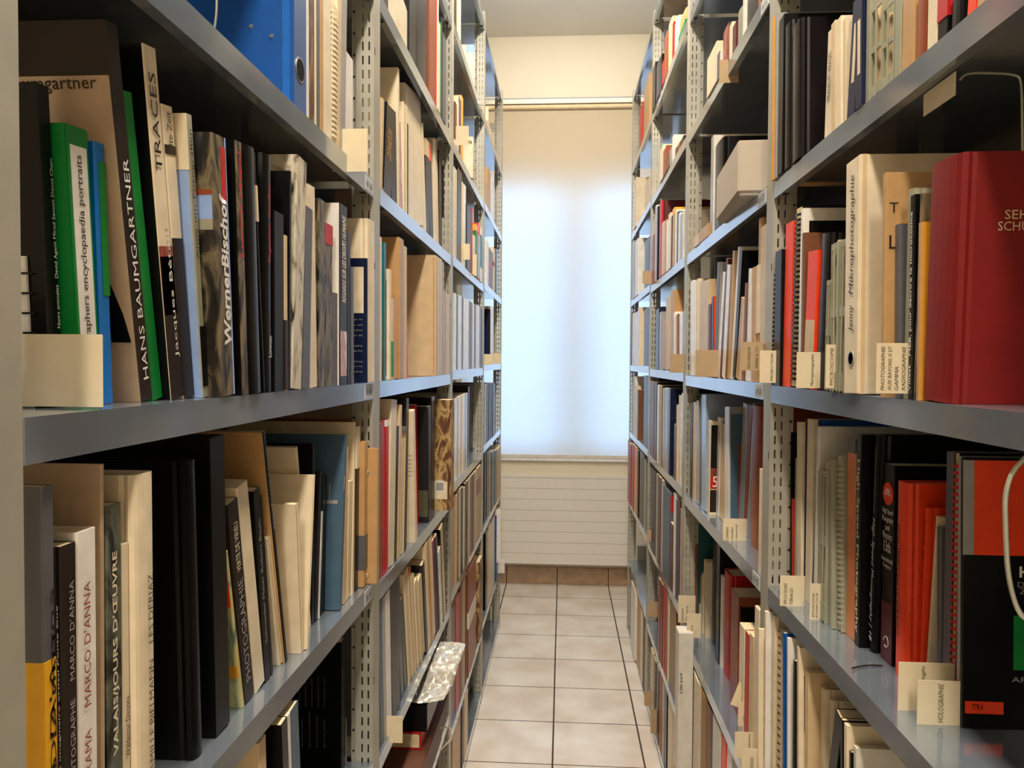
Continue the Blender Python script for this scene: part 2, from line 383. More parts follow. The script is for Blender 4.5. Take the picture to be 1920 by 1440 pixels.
def make_shelf(side, bay, z):
    s = -1 if side == 'L' else 1; X = AL if side == 'L' else BR
    Y0 = (YPL if side == 'L' else YPR)[bay-1]+.001; Y1 = Y0 + .947
    r = tag(empty('steel_shelf', (s*X, Y0, z)), 'grey steel shelf board, %s, %s of the %s rack' % (level_word(z), BAYW[bay], SIDEW[side]),
            'shelf', 'steel shelves of the %s rack' % SIDEW[side])
    key = 'shelf'+side
    if key not in _M:
        bm = bmesh.new(); w_ = Y1-Y0
        box(bm, s*.0, s*DEPTH, 0, w_, -.0015, 0)
        prism(bm, [(0, 0), (s*.0015, 0), (s*.0015, w_), (0, w_)], -.032, -.0015)
        box(bm, s*.0015, s*.014, 0, w_, -.032, -.0305)
        box(bm, s*(DEPTH-.0015), s*DEPTH, 0, w_, -.032, -.0015)
        bmesh.ops.remove_doubles(bm, verts=bm.verts[:], dist=1e-6)
        me1 = mesh_obj('board', bm, STEEL, r).data
        def plate(y):
            bm = bmesh.new()
            prism(bm, [(s*.05, y), (s*(DEPTH-.05), y), (s*(DEPTH-.05), y+.0015), (s*.05, y+.0015)], 0, .085)
            return mesh_obj('end_plate', bm, STEELP, r).data
        def slot(a, b_):
            bm = bmesh.new(); box(bm, s*.004, s*.0146, a, b_, -.0326, -.0298); return mesh_obj('slot', bm, DARK, r).data
        me2 = plate(w_-.0025); me3 = slot(w_-.05, w_-.035)
        me4 = plate(.001); me5 = slot(.035, .05)
        _M[key] = (me1, me2, me3, me4, me5)
    else:
        for nm, me in zip(('board', 'end_plate', 'slot', 'end_plate', 'slot'), _M[key]):
            o = bpy.data.objects.new(nm, me); COL.objects.link(o); o.parent = r
    return r
SHELF = {}
for k, zs in LEV.items():
    for z in zs:
        SHELF[(k, round(z, 3))] = make_shelf(k[0], int(k[1]), z)
# shelf number strips
for k, z, tx in (('L1', LEV['L1'][0], '18 / A3'), ('L1', LEV['L1'][1], '18 / A4'), ('L1', LEV['L1'][2], '18 / A5'),
                 ('R2', LEV['R2'][1], '18 / C2'), ('R2', LEV['R2'][2], '18 / C3'), ('R2', LEV['R2'][3], '18 / C4'), ('R2', LEV['R2'][4], '18 / C5')):
    r = SHELF[(k, round(z, 3))]; s = -1 if k[0] == 'L' else 1
    bm = bmesh.new(); ya, yb = (.885, .943) if s < 0 else (.004, .055)
    if s > 0: ya, yb = .004, .062
    box(bm, s*-.0008, 0, ya, yb, -.029, -.003)
    h_ = mesh_obj('number_strip', bm, mat((188, 190, 190), .5), r)
    if s < 0: text(tx, (.001, ya+.008, -.023), (0, 1, 0), (0, 0, 1), .040, .012, INK, h_)
    else: text(tx, (-.001, yb-.008, -.023), (0, -1, 0), (0, 0, 1), .040, .012, INK, h_)
# dark sheets added for the shade behind the books in the first three bays
SHADEM = mat((40, 40, 41), .7, var=.1)
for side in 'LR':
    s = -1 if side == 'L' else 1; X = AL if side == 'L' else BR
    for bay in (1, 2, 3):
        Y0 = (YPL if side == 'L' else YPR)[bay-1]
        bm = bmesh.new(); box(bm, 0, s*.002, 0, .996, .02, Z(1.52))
        tag(mesh_obj('shade_sheet', bm, SHADEM, loc=(s*(X+DEPTH+.002), Y0, 0)), 'dark sheet added for the shade behind the %s rack, %s' % (SIDEW[side], BAYW[bay]), 'rack back', 'added shade sheets behind the racks')
# ---------------------------------------------------------------- shelf contents
# every line is one volume read off the photograph: near/far edge of its spine at the shelf,
# where the spine's near edge reaches its top, colour, then options.  They become metres on the shelf.
ROWS = {}
ROWS['L1A3'] = '''
552 575 551 -150 B sp=Bs ty=l id=binder
575 580 - -130 W
580 590 - -90 D sp=Vb
590 594 - -60 C
594 600 - -80 S sp=S
600 607 - -60 P sp=T
607 621 - -30 H sp=C
621 630 625 4 C ty=c tooth=C
630 637 - -40 C sp=P
637 647 - -30 W sp=A
647 662 647 92 W
'''
ROWS['L1A4'] = '''
62 66 47 480 W ty=c tooth=K st=.0155 rw=.1 Y=.588
98 122 67 153 K id=noirs
152 192 122 229 G sp=G ty=b id=slip
194 213 176 264 Bc sp=Bc id=bluegreen
266 287 196 36 D sp=D id=hb
288 306 227 168 G
322 344 267 80 K sp=C id=traces
346 364 303 194 C sp=C id=zeit
381 391 349 212 L sp=H id=paleblue
416 440 396 247 V sp=V id=bischof
456 467 441 262 K sp=V id=redtitle
472 494 458 268 K ty=h
495 498 476 290 K pp=347:415:C
498 513 496 285 K ty=h id=karl
515 533 514 394 K
534 540 533 440 P sp=P pp=600:760:D
541 545 543 320 K
547 565 558 293 Q sp=Q
568 581 574 387 S
582 595 577 344 C
597 609 598 371 V sp=V
610 624 609 416 V pp=416:455:R
625 633 625 548 S
637 651 637 380 W sp=K id=regards
652 658 651 434 K
660 664 - 500 S
688 690 688 484 N id=navy d=.1
692 705 692 409 C ty=h p=.02
'''
ROWS['L1A5'] = '''
84 106 78 914 S sp=S id=marco
107 115 98 1030 K id=thinwhite
118 147 113 1026 D id=martin
148 183 144 1000 W sp=W id=oltre
192 198 190 862 Pk d=.2 i=.012
203 231 199 950 Vg sp=Vg id=valais
232 245 228 1022 C id=deonna
262 297 256 892 C ty=h id=deriaz
366 401 351 866 K ty=h t=.022 b=1427
405 432 392 810 K ty=b b=1385
455 459 423 1036 Vt sp=Vt id=paint
460 477 427 948 D id=photographie
479 497 444 916 C
497 508 475 922 K id=thintitle
508 513 486 932 K
526 530 499 1010 C ty=p b=1248
536 540 487 811 T sp=K id=tallphoto
565 569 554 946 C ty=p d=.22 b=1226
575 578 588 891 C ty=p d=.22 b=1219
580 583 554 840 C
584 589 586 832 K ty=b
590 596 599 885 D
597 600 - 960 W
601 607 605 891 K
607 613 611 893 K
637 641 648 816 Sb b=1146 sp=Sb id=folder
643 650 647 840 P
651 660 655 905 C ty=p
661 664 664 792 C
665 671 669 800 D pp=790:880:C
682 688 684 829 T ty=b p=.01 pp=1005:1070:S
706 709 708 841 T ty=b p=.03 id=rivet
'''
ROWS['L1A6'] = '''
486 499 484 1357 P sp=P
530 541 526 1322 K
541 547 536 1284 W sp=W
548 562 544 1330 Sb
640 648 640 1205 K i=.05 d=.24 id=backtext
'''
ROWS['L2B'] = '''
713 728 - -40 D
730 767 - -60 C ty=h
767 779 - -60 Dk
780 803 - -60 Dk ty=h p=.03
804 816 - -60 X p=.03
817 819 - -10 O
820 822 - -6 W
822 825 - 40 C
825 827 - 40 G
827 829 - 30 N
830 836 - 60 S
'''
ROWS['L2C'] = '''
713 717 717 184 P
719 733 726 200 K id=depardon
734 745 731 199 Dk
746 749 746 126 C d=.2
750 756 745 225 W sp=Vp
757 763 757 190 C ty=c tooth=P
763 766 763 230 W sp=K p=.02
767 794 760 150 C ty=b p=.03
795 798 790 229 C i=.02
799 806 797 258 D pp=255:290:P
807 813 802 262 D pp=266:300:O
814 819 812 258 C p=.01
819 823 815 230 C ty=p
823 829 823 281 K sp=K
829 833 828 285 C
833 837 832 300 D pp=300:310:W
837 841 836 310 W pp=310:335:E
'''
ROWS['L2A4'] = '''
712 716 712 443 C
717 719 712 471 D pp=471:489:O
720 724 720 454 E
730 734 - 504 C ty=b id=blackface
735 738 - 560 P pp=640:706:G
738 747 736 558 Yo
749 757 749 444 T ty=b d=.2
757 763 757 460 P
764 766 760 542 O
817 829 817 478 P ty=b d=.27 p=.02 id=tanbox
830 832 - 468 A
832 836 - 545 T pp=500:522:R
836 843 - 549 P
'''
ROWS['L2A5'] = '''
712 717 - 794 X
718 722 717 790 R
723 728 724 788 R pp=788:800:W
728 739 734 752 C
740 744 - 800 D
745 749 - 760 P
749 757 - 803 P ty=p pp=803:814:F
757 762 - 748 Dk
779 783 774 771 C id=oldtext
783 786 - 760 R i=.03
804 809 803 763 Dk id=dkbox
809 815 809 745 K
845 851 846 750 Vo sp=Vo p=.03 id=oldbook d=.26
'''
ROWS['L2A6'] = '''
706 713 701 1077 S
714 720 708 1070 Sb
721 726 716 1065 A
727 735 722 1094 W
736 751 729 1068 Dk
752 758 741 1063 K
759 765 744 1131 K ty=s
768 774 758 1079 C ty=p
775 779 763 1072 P pp=1072:1080:O
780 784 769 1085 C ty=p
785 790 771 1096 C ty=p
791 797 777 1092 P ty=p
799 803 788 1061 Dk
804 808 793 1002 C
808 812 797 1003 Yo sp=Yo
812 817 803 1000 C
818 822 808 1016 R sp=M
823 826 812 1008 N
827 831 818 1036 W
832 837 825 994 K ty=c tooth=A
'''
ROWS['L3a'] = '''
852 856 - -30 D
857 860 - -20 C sp=P
861 864 - -40 C
888 890 - 83 C ty=b d=.2 pp=83:98:L i=.012
'''
ROWS['L3b'] = '''
853 856 - 190 C pp=190:260:Z
857 860 - 186 C
860 864 - 180 C sp=U
865 868 - 178 P sp=Y
886 888 - 256 C d=.2 id=ion
'''
ROWS['L3c'] = '''
852 856 - 312 W ty=c tooth=K
857 861 - 312 K
861 865 - 314 K
866 869 - 340 C
870 873 - 345 W
875 883 - 382 Dk
884 886 - 390 R
888 891 - 440 C
892 895 - 420 G pp=418:432:Y
896 900 - 418 O pp=440:520:A
901 904 - 425 W pp=440:500:E
'''
ROWS['L3d'] = '\n'.join('%.1f %.1f - %d %s'%(852+i*3.35,855.2+i*3.35,549+i*1.9,c) for i,c in enumerate('W K W W S W W W K X W S W W K M'.split()))
ROWS['L3e'] = '''
853 857 - 748 W
857 859 - 746 A
860 864 - 743 W
864 866 - 742 Y
867 871 - 740 W
871 874 - 738 A
874 876 - 737 W
877 880 - 725 D i=.03
881 884 - 722 N i=.05
'''
ROWS['L3f'] = '''
846 853 - 938 T p=.01
854 857 - 930 P
857 860 - 925 K sp=V
861 864 - 918 P
865 868 - 913 N
868 871 - 916 C
871 874 - 905 D
875 878 - 900 D sp=V
879 881 - 896 P
882 885 - 892 S
886 889 - 890 Z
889 893 - 886 A
894 901 - 878 T pp=900:930:X
'''
ROWS['L3g'] = '''
843 853 - 1149 K
854 862 - 1127 R
863 867 - 1100 Z
867 872 - 1090 T
873 876 - 1080 K
878 897 - 1043 X ty=b pp=1150:1180:C
898 904 - 1055 Vo sp=Vo
'''
ROWS['L3h'] = '''
848 864 - 1325 T ty=b
866 870 - 1250 D
871 877 - 1240 P
'''
ROWS['L4b'] = '''
912 926 - 215 C ty=b
'''
ROWS['L4c'] = '''
911 914 - 340 T
914 920 - 312 T
921 927 - 332 W
'''
ROWS['L4d'] = '''
912 916 - 450 W
916 924 - 463 Z pp=490:498:R
925 928 - 463 C pp=490:498:X
929 932 - 464 K
'''
ROWS['L4e'] = '''
921 925 - 574 W ty=b id=navyface
'''
ROWS['L4f'] = '''
909 912 - 720 A
913 916 - 718 S
917 920 - 718 N
921 923 - 718 S
924 926 - 718 K
926 928 - 719 D
'''
ROWS['L4g'] = '''
908 911 - 850 K
912 914 - 848 N
914 917 - 847 K
918 920 - 846 A
921 924 - 848 K
924 927 - 846 K
928 931 - 846 E
932 940 - 844 T p=.02
'''
ROWS['L4h'] = '''
910 913 - 1000 K
913 916 - 996 P
916 919 - 985 C p=.02
919 930 - 982 C p=.02 ty=s
930 933 - 966 B
933 937 - 960 W p=.03
'''
# ------------------------------------------------ right rack (x grows towards the camera)
ROWS['R4b'] = '''
1199 1204 - 190 R sp=R
1205 1217 - 134 T ty=b id=tanface
'''
ROWS['R4c'] = '''
1188 1192 - 332 C
1193 1218 - 328 P d=.2 ty=h id=fabe
'''
ROWS['R4d'] = '''
1185 1189 - 450 A
1190 1195 - 446 W
1196 1217 - 441 N ty=h
'''
ROWS['R4e'] = '''
1181 1184 - 586 Z
1185 1188 - 586 W
1189 1194 - 584 W
1195 1198 - 576 C sp=W
1200 1216 - 575 N ty=h
'''
ROWS['R4f'] = '''
1186 1189 - 706 W sp=A
1190 1193 - 724 C
1194 1196 - 731 Z
1197 1215 - 706 N ty=h
'''
ROWS['R4g'] = '''
1174 1177 - 826 A p=.02
1178 1182 - 834 R p=.02
1183 1188 - 834 O sp=X p=.02
1189 1192 - 832 Y sp=P
1193 1196 - 845 K
1197 1206 - 843 T sp=F ty=h
1207 1209 - 862 A
1210 1213 - 870 K
'''
ROWS['R4i'] = '''
1180 1190 - 1088 W p=.01
1192 1199 - 1105 T ty=h
1200 1203 - 1150 C
1204 1207 - 1148 D
1208 1212 - 1160 P
'''
ROWS['R3a'] = '''
1221 1228 - 115 D
1229 1237 - 104 N ty=h
1238 1240 - 100 K
1241 1244 - 112 R
1245 1250 - 56 X
1251 1259 - 29 P ty=h
1260 1262 - 40 R
1263 1271 - 27 C ty=h
1272 1285 - 12 T ty=h pp=35:48:G,48:72:R
'''
ROWS['R3b'] = '''
1237 1243 - 270 C
1243 1249 - 272 X
1250 1254 - 288 Z
1255 1259 - 275 A
1260 1263 - 252 W
1264 1270 - 272 Z ty=h
1271 1275 - 275 X
1276 1282 - 262 Dk
'''
ROWS['R3c'] = '''
1222 1226 - 438 X
1227 1229 - 384 W sp=A
1230 1232 - 386 K
1234 1239 - 375 M sp=R ty=h d=.26
1240 1244 - 414 P
1245 1248 - 411 T
1249 1251 - 412 W
1252 1256 - 398 C
1257 1259 - 405 N
1260 1264 - 388 T pp=388:400:Y
1265 1267 - 392 W
1268 1270 - 396 Sb
1271 1274 - 398 W
1274 1278 - 400 A
1279 1281 - 395 C sp=W
'''
ROWS['R3d'] = '''
1229 1235 - 579 N
1236 1239 - 585 A
1240 1247 - 600 T ty=b
1248 1256 - 556 P
1257 1262 1258 544 T ty=b id=fmbox
1263 1266 1266 586 W
1267 1270 1270 590 Z ty=c tooth=W
1271 1273 1274 593 X
1274 1277 1277 588 W
1278 1281 1280 583 A
'''
ROWS['R3e'] = '''
1218 1225 - 716 Z
1226 1230 - 717 D
1231 1234 - 722 W
1235 1240 - 724 K ty=c tooth=W
1241 1244 - 728 A
1245 1250 - 728 W sp=A
1251 1255 - 729 N ty=b d=.22 id=grid
1263 1266 - 796 Z ty=s d=.12
1267 1270 - 760 C
1271 1275 - 742 C
1276 1280 - 738 W
'''
ROWS['R3f'] = '''
1217 1228 - 862 Dp ty=h
1229 1231 - 880 A
1232 1237 - 885 M
1238 1241 - 890 A
1242 1254 - 926 Sp sp=Sb ty=b id=jacket
1255 1260 - 985 M
1261 1264 - 926 W
1265 1268 - 938 Sb
1269 1273 - 940 M
1274 1278 - 958 C p=.015
'''
ROWS['R3g'] = '''
1233 1236 - 1070 X
1237 1241 - 1071 M
1242 1245 - 1078 R
1246 1249 - 1083 X
1250 1253 - 1088 C
1254 1266 - 1105 Yd ty=b
'''
ROWS['R3h'] = '''
1219 1223 - 1215 P
1224 1228 - 1226 K
1229 1234 - 1224 D
1235 1239 - 1250 X
1240 1244 - 1268 A
1245 1249 - 1278 K
1250 1258 - 1312 C ty=h
1259 1264 - 1330 P
'''
ROWS['R2a'] = '''
1325 1343 - 76 C sp=C id=whitespine
1344 1348 - 96 S
1349 1354 - 90 W
1355 1366 - 40 V sp=Vr
1367 1372 - 40 C
1373 1380 - 38 M sp=M
1381 1391 - 8 H sp=H ty=h
1392 1396 - -40 W
1397 1420 - -40 D ty=h
1421 1427 - -40 X
'''
ROWS['R2b'] = '''
1301 1309 - 440 P p=.01
1310 1327 - 418 T ty=b p=.01
1331 1335 - 253 W sp=A
1337 1353 - 255 K ty=h
'''
ROWS['R2A4'] = '''
1294 1298 1299 526 W
1299 1303 1304 526 W
1304 1308 1309 523 C
1309 1326 1330 523 P ty=b id=paperbinder
1327 1332 1333 570 M
1333 1337 1338 556 O sp=K
1338 1343 1350 491 A sp=S
1344 1348 1360 512 W sp=W
1349 1352 1365 485 M
1353 1358 1369 497 W
1359 1362 1374 500 Z
1363 1367 1378 470 T
1369 1372 1387 463 W sp=W
1373 1378 1392 470 K
1379 1384 1396 560 T
1385 1389 1397 560 O sp=P
1391 1395 1401 530 Z
1397 1401 1408 503 W
1402 1406 1413 512 W
1408 1414 1416 500 T
1416 1423 1421 407 T ty=h id=labelled p=.015
1424 1436 1438 420 P p=.015
'''
ROWS['R2A5'] = '''
1293 1297 - 756 Dk
1298 1303 1305 755 P
1305 1309 1310 752 A
1311 1315 1314 745 S
1315 1323 1324 742 Lb sp=Lb
1325 1329 - 790 C id=fifty
1342 1347 - 784 W
1348 1357 1352 797 P
1359 1367 1367 765 A sp=W id=glass
1384 1392 1402 760 Lb sp=A
1393 1398 1410 762 X
1399 1403 1416 760 Lb sp=A
1404 1420 1424 762 X b=1033 ty=h
1421 1425 - 880 C
'''
ROWS['R2A6'] = '''
1277 1283 - 957 C p=.02
1284 1289 - 945 P p=.02
1290 1296 - 999 M ty=h
1297 1302 - 1020 Z
1303 1307 - 982 Et id=tealcover d=.2
1308 1313 - 1080 P
1314 1317 - 1078 C
1318 1323 - 1055 C b=1197 ty=p
1325 1340 - 1010 K b=1212 ty=h id=bigblack
1341 1347 - 1010 K
1349 1353 - 1082 W
1354 1366 - 1080 R b=1277 ty=h id=redcover
1368 1382 - 1120 X b=1340 sp=X id=blackframe
1383 1392 - 1180 C
1394 1401 - 1192 R sp=R
1402 1409 - 1195 C sp=P
1411 1419 - 1145 C p=.015
'''
ROWS['R2A7'] = '''
1264 1270 - 1187 Wp ty=b p=.046 d=.042 free=1 id=roll
1297 1310 - 1240 C ty=h
1311 1322 - 1235 Yd ty=h
1324 1334 - 1318 M ty=h
1336 1350 - 1342 Wp ty=s
1352 1361 - 1332 O sp=O
1363 1372 - 1337 W
'''
ROWS['R2A8'] = '''
1235 1242 - 1312 P
1243 1252 - 1310 C
1253 1262 - 1338 A
1263 1272 - 1360 C
1273 1279 - 1380 X
1280 1284 - 1390 P
'''
ROWS['R1A3'] = '''
1436 1449 - 31 Yo p=.035 ty=s
1451 1456 1453 24 A
1457 1466 1470 25 K ty=b
1468 1480 1482 37 K ty=h
1482 1499 1500 34 Kg ty=h
1545 1557 1553 48 C id=virages
1558 1566 1566 38 P
1567 1577 1577 30 C
1578 1586 1586 30 C ty=p
1587 1602 1600 -10 N id=navy1
1603 1616 1617 -10 N id=navy2
1622 1630 1633 -20 H ty=s
1631 1652 1655 -20 H ty=m
1653 1674 1677 -20 H ty=m
1676 1688 1690 -20 H ty=s
1690 1712 1715 -20 T
1713 1737 1740 -20 X ty=h
1738 1756 1758 -20 C
1757 1776 1779 -20 K pp=-20:28:R
1777 1808 1810 -20 K ty=h
1812 1830 1833 -20 O
1831 1848 1850 -20 T
'''
ROWS['R1A4'] = '''
1440 1449 1447 500 K ty=c tooth=K
1450 1462 1466 467 K
1467 1481 1474 413 O sp=O
1482 1494 1493 385 K ty=c tooth=K
1495 1499 1506 390 W id=whitecover
1500 1504 1508 436 Z
1505 1523 1516 468 O sp=O id=triangle
1525 1543 1539 435 K ty=h
1545 1556 1562 505 H ty=m
1557 1568 1570 430 H ty=m
1569 1580 1578 421 H ty=m
1582 1607 1587 290 C sp=C ty=b id=mikro
1650 1657 1662 323 T sp=T id=kraft
1678 1686 1686 420 S
1690 1701 1700 352 H ty=h
1702 1711 1716 364 K ty=s id=meb
1712 1716 1729 362 V
1717 1723 1722 416 Yo sp=T
1724 1782 1744 284 Rr ty=h id=redbig d=.27
'''
ROWS['R1A5'] = '''
1478 1483 1483 811 K
1484 1488 1488 937 R
1489 1492 1494 860 H
1494 1502 1494 793 C b=1154
1503 1508 1507 787 N
1509 1519 1514 787 C b=1158
1520 1523 1536 788 B sp=N d=.27
1524 1529 1537 800 W id=whiteback d=.24
1533 1541 1541 885 H
1541 1551 1553 860 H b=1175 ty=m
1552 1560 1560 862 H b=1180 ty=s
1561 1577 1577 855 H b=1187 ty=c tooth=H
1584 1601 1588 825 T b=1202 sp=Or pp=825:852:F
1603 1612 1607 815 K b=1216 id=highspeed1
1613 1642 1622 818 K b=1230 ty=h id=highspeed2
1643 1672 1649 874 Kg b=1250 ty=s id=congress
1674 1694 1680 907 O b=1276 sp=O ty=h id=orange1
1697 1726 1709 952 O b=1288 ty=h id=orange2
1728 1754 1739 972 C b=1300 ty=p
1756 1764 1764 990 S
1765 1779 1775 849 S ty=s
1781 1791 1790 850 K b=1335 ty=c tooth=R
1792 1797 1802 856 A
1799 1804 1806 858 K b=1365 id=redblack d=.26
'''
ROWS['R1A6'] = '''
1412 1422 1423 1180 C p=.05 Y=1.454 t=.008
1424 1434 1436 1145 W p=.045 Y=1.442 t=.011 sp=C id=comb1
1435 1449 1452 1148 C p=.04 Y=1.420 t=.020 ty=h
1451 1463 1465 1182 C p=.03 Y=1.395 t=.022 ty=c tooth=P st=.0135 rw=.6
1467 1470 1470 1160 B d=.2
1475 1478 1478 1186 W d=.2 id=whiteface
1485 1488 1490 1240 D
1494 1498 1498 1212 C id=maroonpatch
1508 1515 1516 1262 P
1536 1545 1545 1295 C ty=h
1553 1560 1560 1316 C ty=h
1562 1574 1573 1355 K
1575 1580 1580 1352 K sp=K
1582 1588 1588 1362 C
1592 1596 1596 1412 K
1600 1606 1606 1404 Wp d=.2
'''

# ================================================================ books
LEVY = {  # which shelf each row of volumes stands on
 'L1A3': 0, 'L1A4': 1, 'L1A5': 2, 'L1A6': 3, 'L2B': 1, 'L2C': 2, 'L2A4': 3, 'L2A5': 4, 'L2A6': 5, 'L2A7': 6,
 'L3a': 1, 'L3b': 2, 'L3c': 3, 'L3d': 4, 'L3e': 5, 'L3f': 6, 'L3g': 7, 'L3h': 8,
 'L4b': 1, 'L4c': 2, 'L4d': 3, 'L4e': 4, 'L4f': 5, 'L4g': 6, 'L4h': 7,
 'R1A3': 0, 'R1A4': 1, 'R1A5': 2, 'R1A6': 3, 'R2a': 1, 'R2b': 2, 'R2A4': 3, 'R2A5': 4, 'R2A6': 5, 'R2A7': 6, 'R2A8': 7,
 'R3a': 1, 'R3b': 2, 'R3c': 3, 'R3d': 4, 'R3e': 5, 'R3f': 6, 'R3g': 7, 'R3h': 8,
 'R4b': 1, 'R4c': 2, 'R4d': 3, 'R4e': 4, 'R4f': 5, 'R4g': 6, 'R4i': 8}
def profile(T, D, s, ty):
    """outer and inner outline of a cover in plan; x runs into the shelf"""
    if ty == 'h':
        c = min(.0028, T*.2); b = min(.005, T*.3); g = min(.0012, T*.1)
        arc = [(b*(1-math.sin(a)), T/2 - T/2*math.cos(a)) for a in [math.pi*k/8 for k in range(9)]]
        outer = [(D, 0), (b+.011, 0), (b+.007, g), (b+.003, 0)] + arc[1:-1] + [(b+.003, T), (b+.007, T-g), (b+.011, T), (D, T)]
        inner = [(D, T-c), (b+.004, T-c), (b+.002, T/2), (b+.004, c), (D, c)]
    else:
        c = min(.0012, T*.18); e = min(.0012, T*.25)
        outer = [(D, 0), (e+.004, 0), (e, 0), (0, e), (0, T-e), (e, T), (e+.004, T), (D, T)]
        inner = [(D, T-c), (c, T-c), (c, c), (D, c)]
    return [(s*x, y) for x, y in outer + inner], c
def rbox(bm, x0, x1, y0, y1, z0, z1, mi=0, bev=.0012):
    b2 = bmesh.new(); box(b2, x0, x1, y0, y1, z0, z1, mi)
    bmesh.ops.bevel(b2, geom=b2.edges[:], offset=min(bev, abs(y1-y0)*.25), segments=2, affect='EDGES')
    me = bpy.data.meshes.new('x'); b2.to_mesh(me); b2.free(); bm.from_mesh(me); bpy.data.meshes.remove(me)
def build(side, loc, th, H, T, D, col, o, near, idx, gap):
    s = -1 if side == 'L' else 1
    ty = o.get('ty', 's'); sp = o.get('sp', col)
    detailed = near or 'id' in o or 'pp' in o
    kind = {'b': 'slip_case', 'l': 'lever_arch_file', 'c': 'ring_bound_book', 'm': 'magazine_file'}.get(ty, 'book')
    if o.get('id') in ('slip', 'tanface', 'navyface', 'blackface'): kind = 'slipcased_book'
    if ty == 'b' and o.get('id') in ('tanbox', 'mikro', 'fmbox', 'rivet'): kind = 'file_box'
    if o.get('id') == 'roll': kind = 'document_wrapper'
    mc, ms = cmat(col), cmat(sp)
    bm = bmesh.new(); pg = None
    if ty in ('b', 'l'):
        rbox(bm, 0, s*D, 0, T, 0, H)
        for f in bm.faces:
            if s*f.calc_center_median().x < .0015: f.material_index = 1
    elif ty == 'm':   # grey plastic magazine file: shell with openings and ribs
        c = .002
        box(bm, 0, s*D, 0, c, 0, H*.92); box(bm, 0, s*D, T-c, T, 0, H*.92)
        for a, b_ in ((0, .12), (.46, .52), (.88, .92)): box(bm, 0, s*c, c, T-c, H*a, H*b_)
        box(bm, 0, s*D, c, T-c, 0, c)
        for k in (.5,): box(bm, s*-.0012, s*.001, T*k-.001, T*k+.001, 0, H*.9)
        pg = bmesh.new()
        n = max(3, int(T/.004))
        for k in range(n):
            y0 = c + (T-2*c)*k/n; box(pg, s*(.004+.004*random.random()), s*(D-.01), y0, y0+(T-2*c)/n*.8, c, H*(.8+.19*random.random()), 0)
    elif ty == 'p':
        P_, c = profile(T, D, s, 's'); P_ = [(s*D - x, y) for x, y in P_]
        prism(bm, P_, 0, H)
        pg = bmesh.new(); box(pg, s*.0015, s*(D-c), c*1.02, T-c*1.02, .0004, H-.0004)
    elif ty == 'c':
        c = .001
        box(bm, 0, s*D, 0, c, 0, H); box(bm, 0, s*D, T-c, T, 0, H)
        pg = bmesh.new(); box(pg, s*.001, s*(D-.001), c, T-c, .001, H-.001)
    else:
        P_, c = profile(T, D, s, ty)
        prism(bm, P_, 0, H, spine_x=.0041 if ty == 's' else .0081)
        e = .003 if ty == 'h' else .0005
        pg = bmesh.new(); box(pg, s*(.0075 if ty == 'h' else c*1.05), s*(D-e), c*1.03, T-c*1.03, e, H-e)
    rot = (th, 0, 0)
    if not detailed:
        if pg:
            me = bpy.data.meshes.new('x'); pg.to_mesh(me); pg.free(); n0 = len(bm.faces); bm.from_mesh(me); bpy.data.meshes.remove(me)
            bm.faces.ensure_lookup_table()
            for f in bm.faces[n0:]: f.material_index = 2
        r = mesh_obj(kind, bm, [mc, ms, PAGE]); r.location = loc; r.rotation_euler = rot
    else:
        r = empty(kind, loc, rot)
        cvo = mesh_obj('shell' if ty in 'blm' else 'cover', bm, [mc, ms], r)
        if pg: mesh_obj('papers' if ty == 'm' else 'page_block', pg, PAGE, r)
        if ty == 'c':
            tb = bmesh.new(); z = .012; st = float(o.get('st', .0085 if o.get('tooth') != 'A' else .006)); rw = float(o.get('rw', .5))
            if H/st > 95: st = H/95
            while z < H-.01:
                a = [(s*(.004-.0075*math.sin(q)), T/2 - (T/2+.0012)*math.cos(q), z) for q in [math.pi*k/6 for k in range(7)]]
                for p0, p1 in zip(a, a[1:]):
                    v = [tb.verts.new(p) for p in (p0, p1, (p1[0], p1[1], z+st*rw), (p0[0], p0[1], z+st*rw))]; tb.faces.new(v)
                z += st
            ro = mesh_obj('binding_rings', tb, cmat(o.get('tooth', 'K')), r, recalc=False)
            md = ro.modifiers.new('t', 'SOLIDIFY'); md.thickness = .0006; md.offset = 1
        if 'pp' in o:
            for seg in o['pp'].split(','):
                ya, yb, cc = seg.split(':'); zb, zt = sorted([gap['zf'](float(ya)), gap['zf'](float(yb))])
                zb = max(.001, zb); zt = min(H-.0005, zt)
                if zt - zb < .002: continue
                pb = bmesh.new(); box(pb, s*-.0008, s*.0005, .0002, T-.0002, zb, zt)
                box(pb, s*.0005, s*min(.03, D), -.0005, .0001, zb, zt)
                lo = mesh_obj('spine_label', pb, cmat(cc), r); lo['label'] = '%s band on the spine' % cword(cc)
    B = dict(r=r, s=s, H=H, T=T, D=D, zf=gap['zf'], col=col, sp=sp, ty=ty, kind=kind, o=o, loc=Vector(loc), th=th, side=side)
    return B
def deck(px, py, zz_):
    r_ = ray(px, py); t = (zz_-EYE)/r_.z; return Vector((r_.x*t, r_.y*t, zz_))
def solve(fn, a, b):
    fa, fb = fn(a), fn(b)
    if fa*fb > 0: return a if abs(fa) < abs(fb) else b
    for _ in range(40):
        m = (a+b)/2; fm = fn(m)
        if fa*fm <= 0: b, fb = m, fm
        else: a, fa = m, fm
    return (a+b)/2
BOOKS = {}; ALLB = []
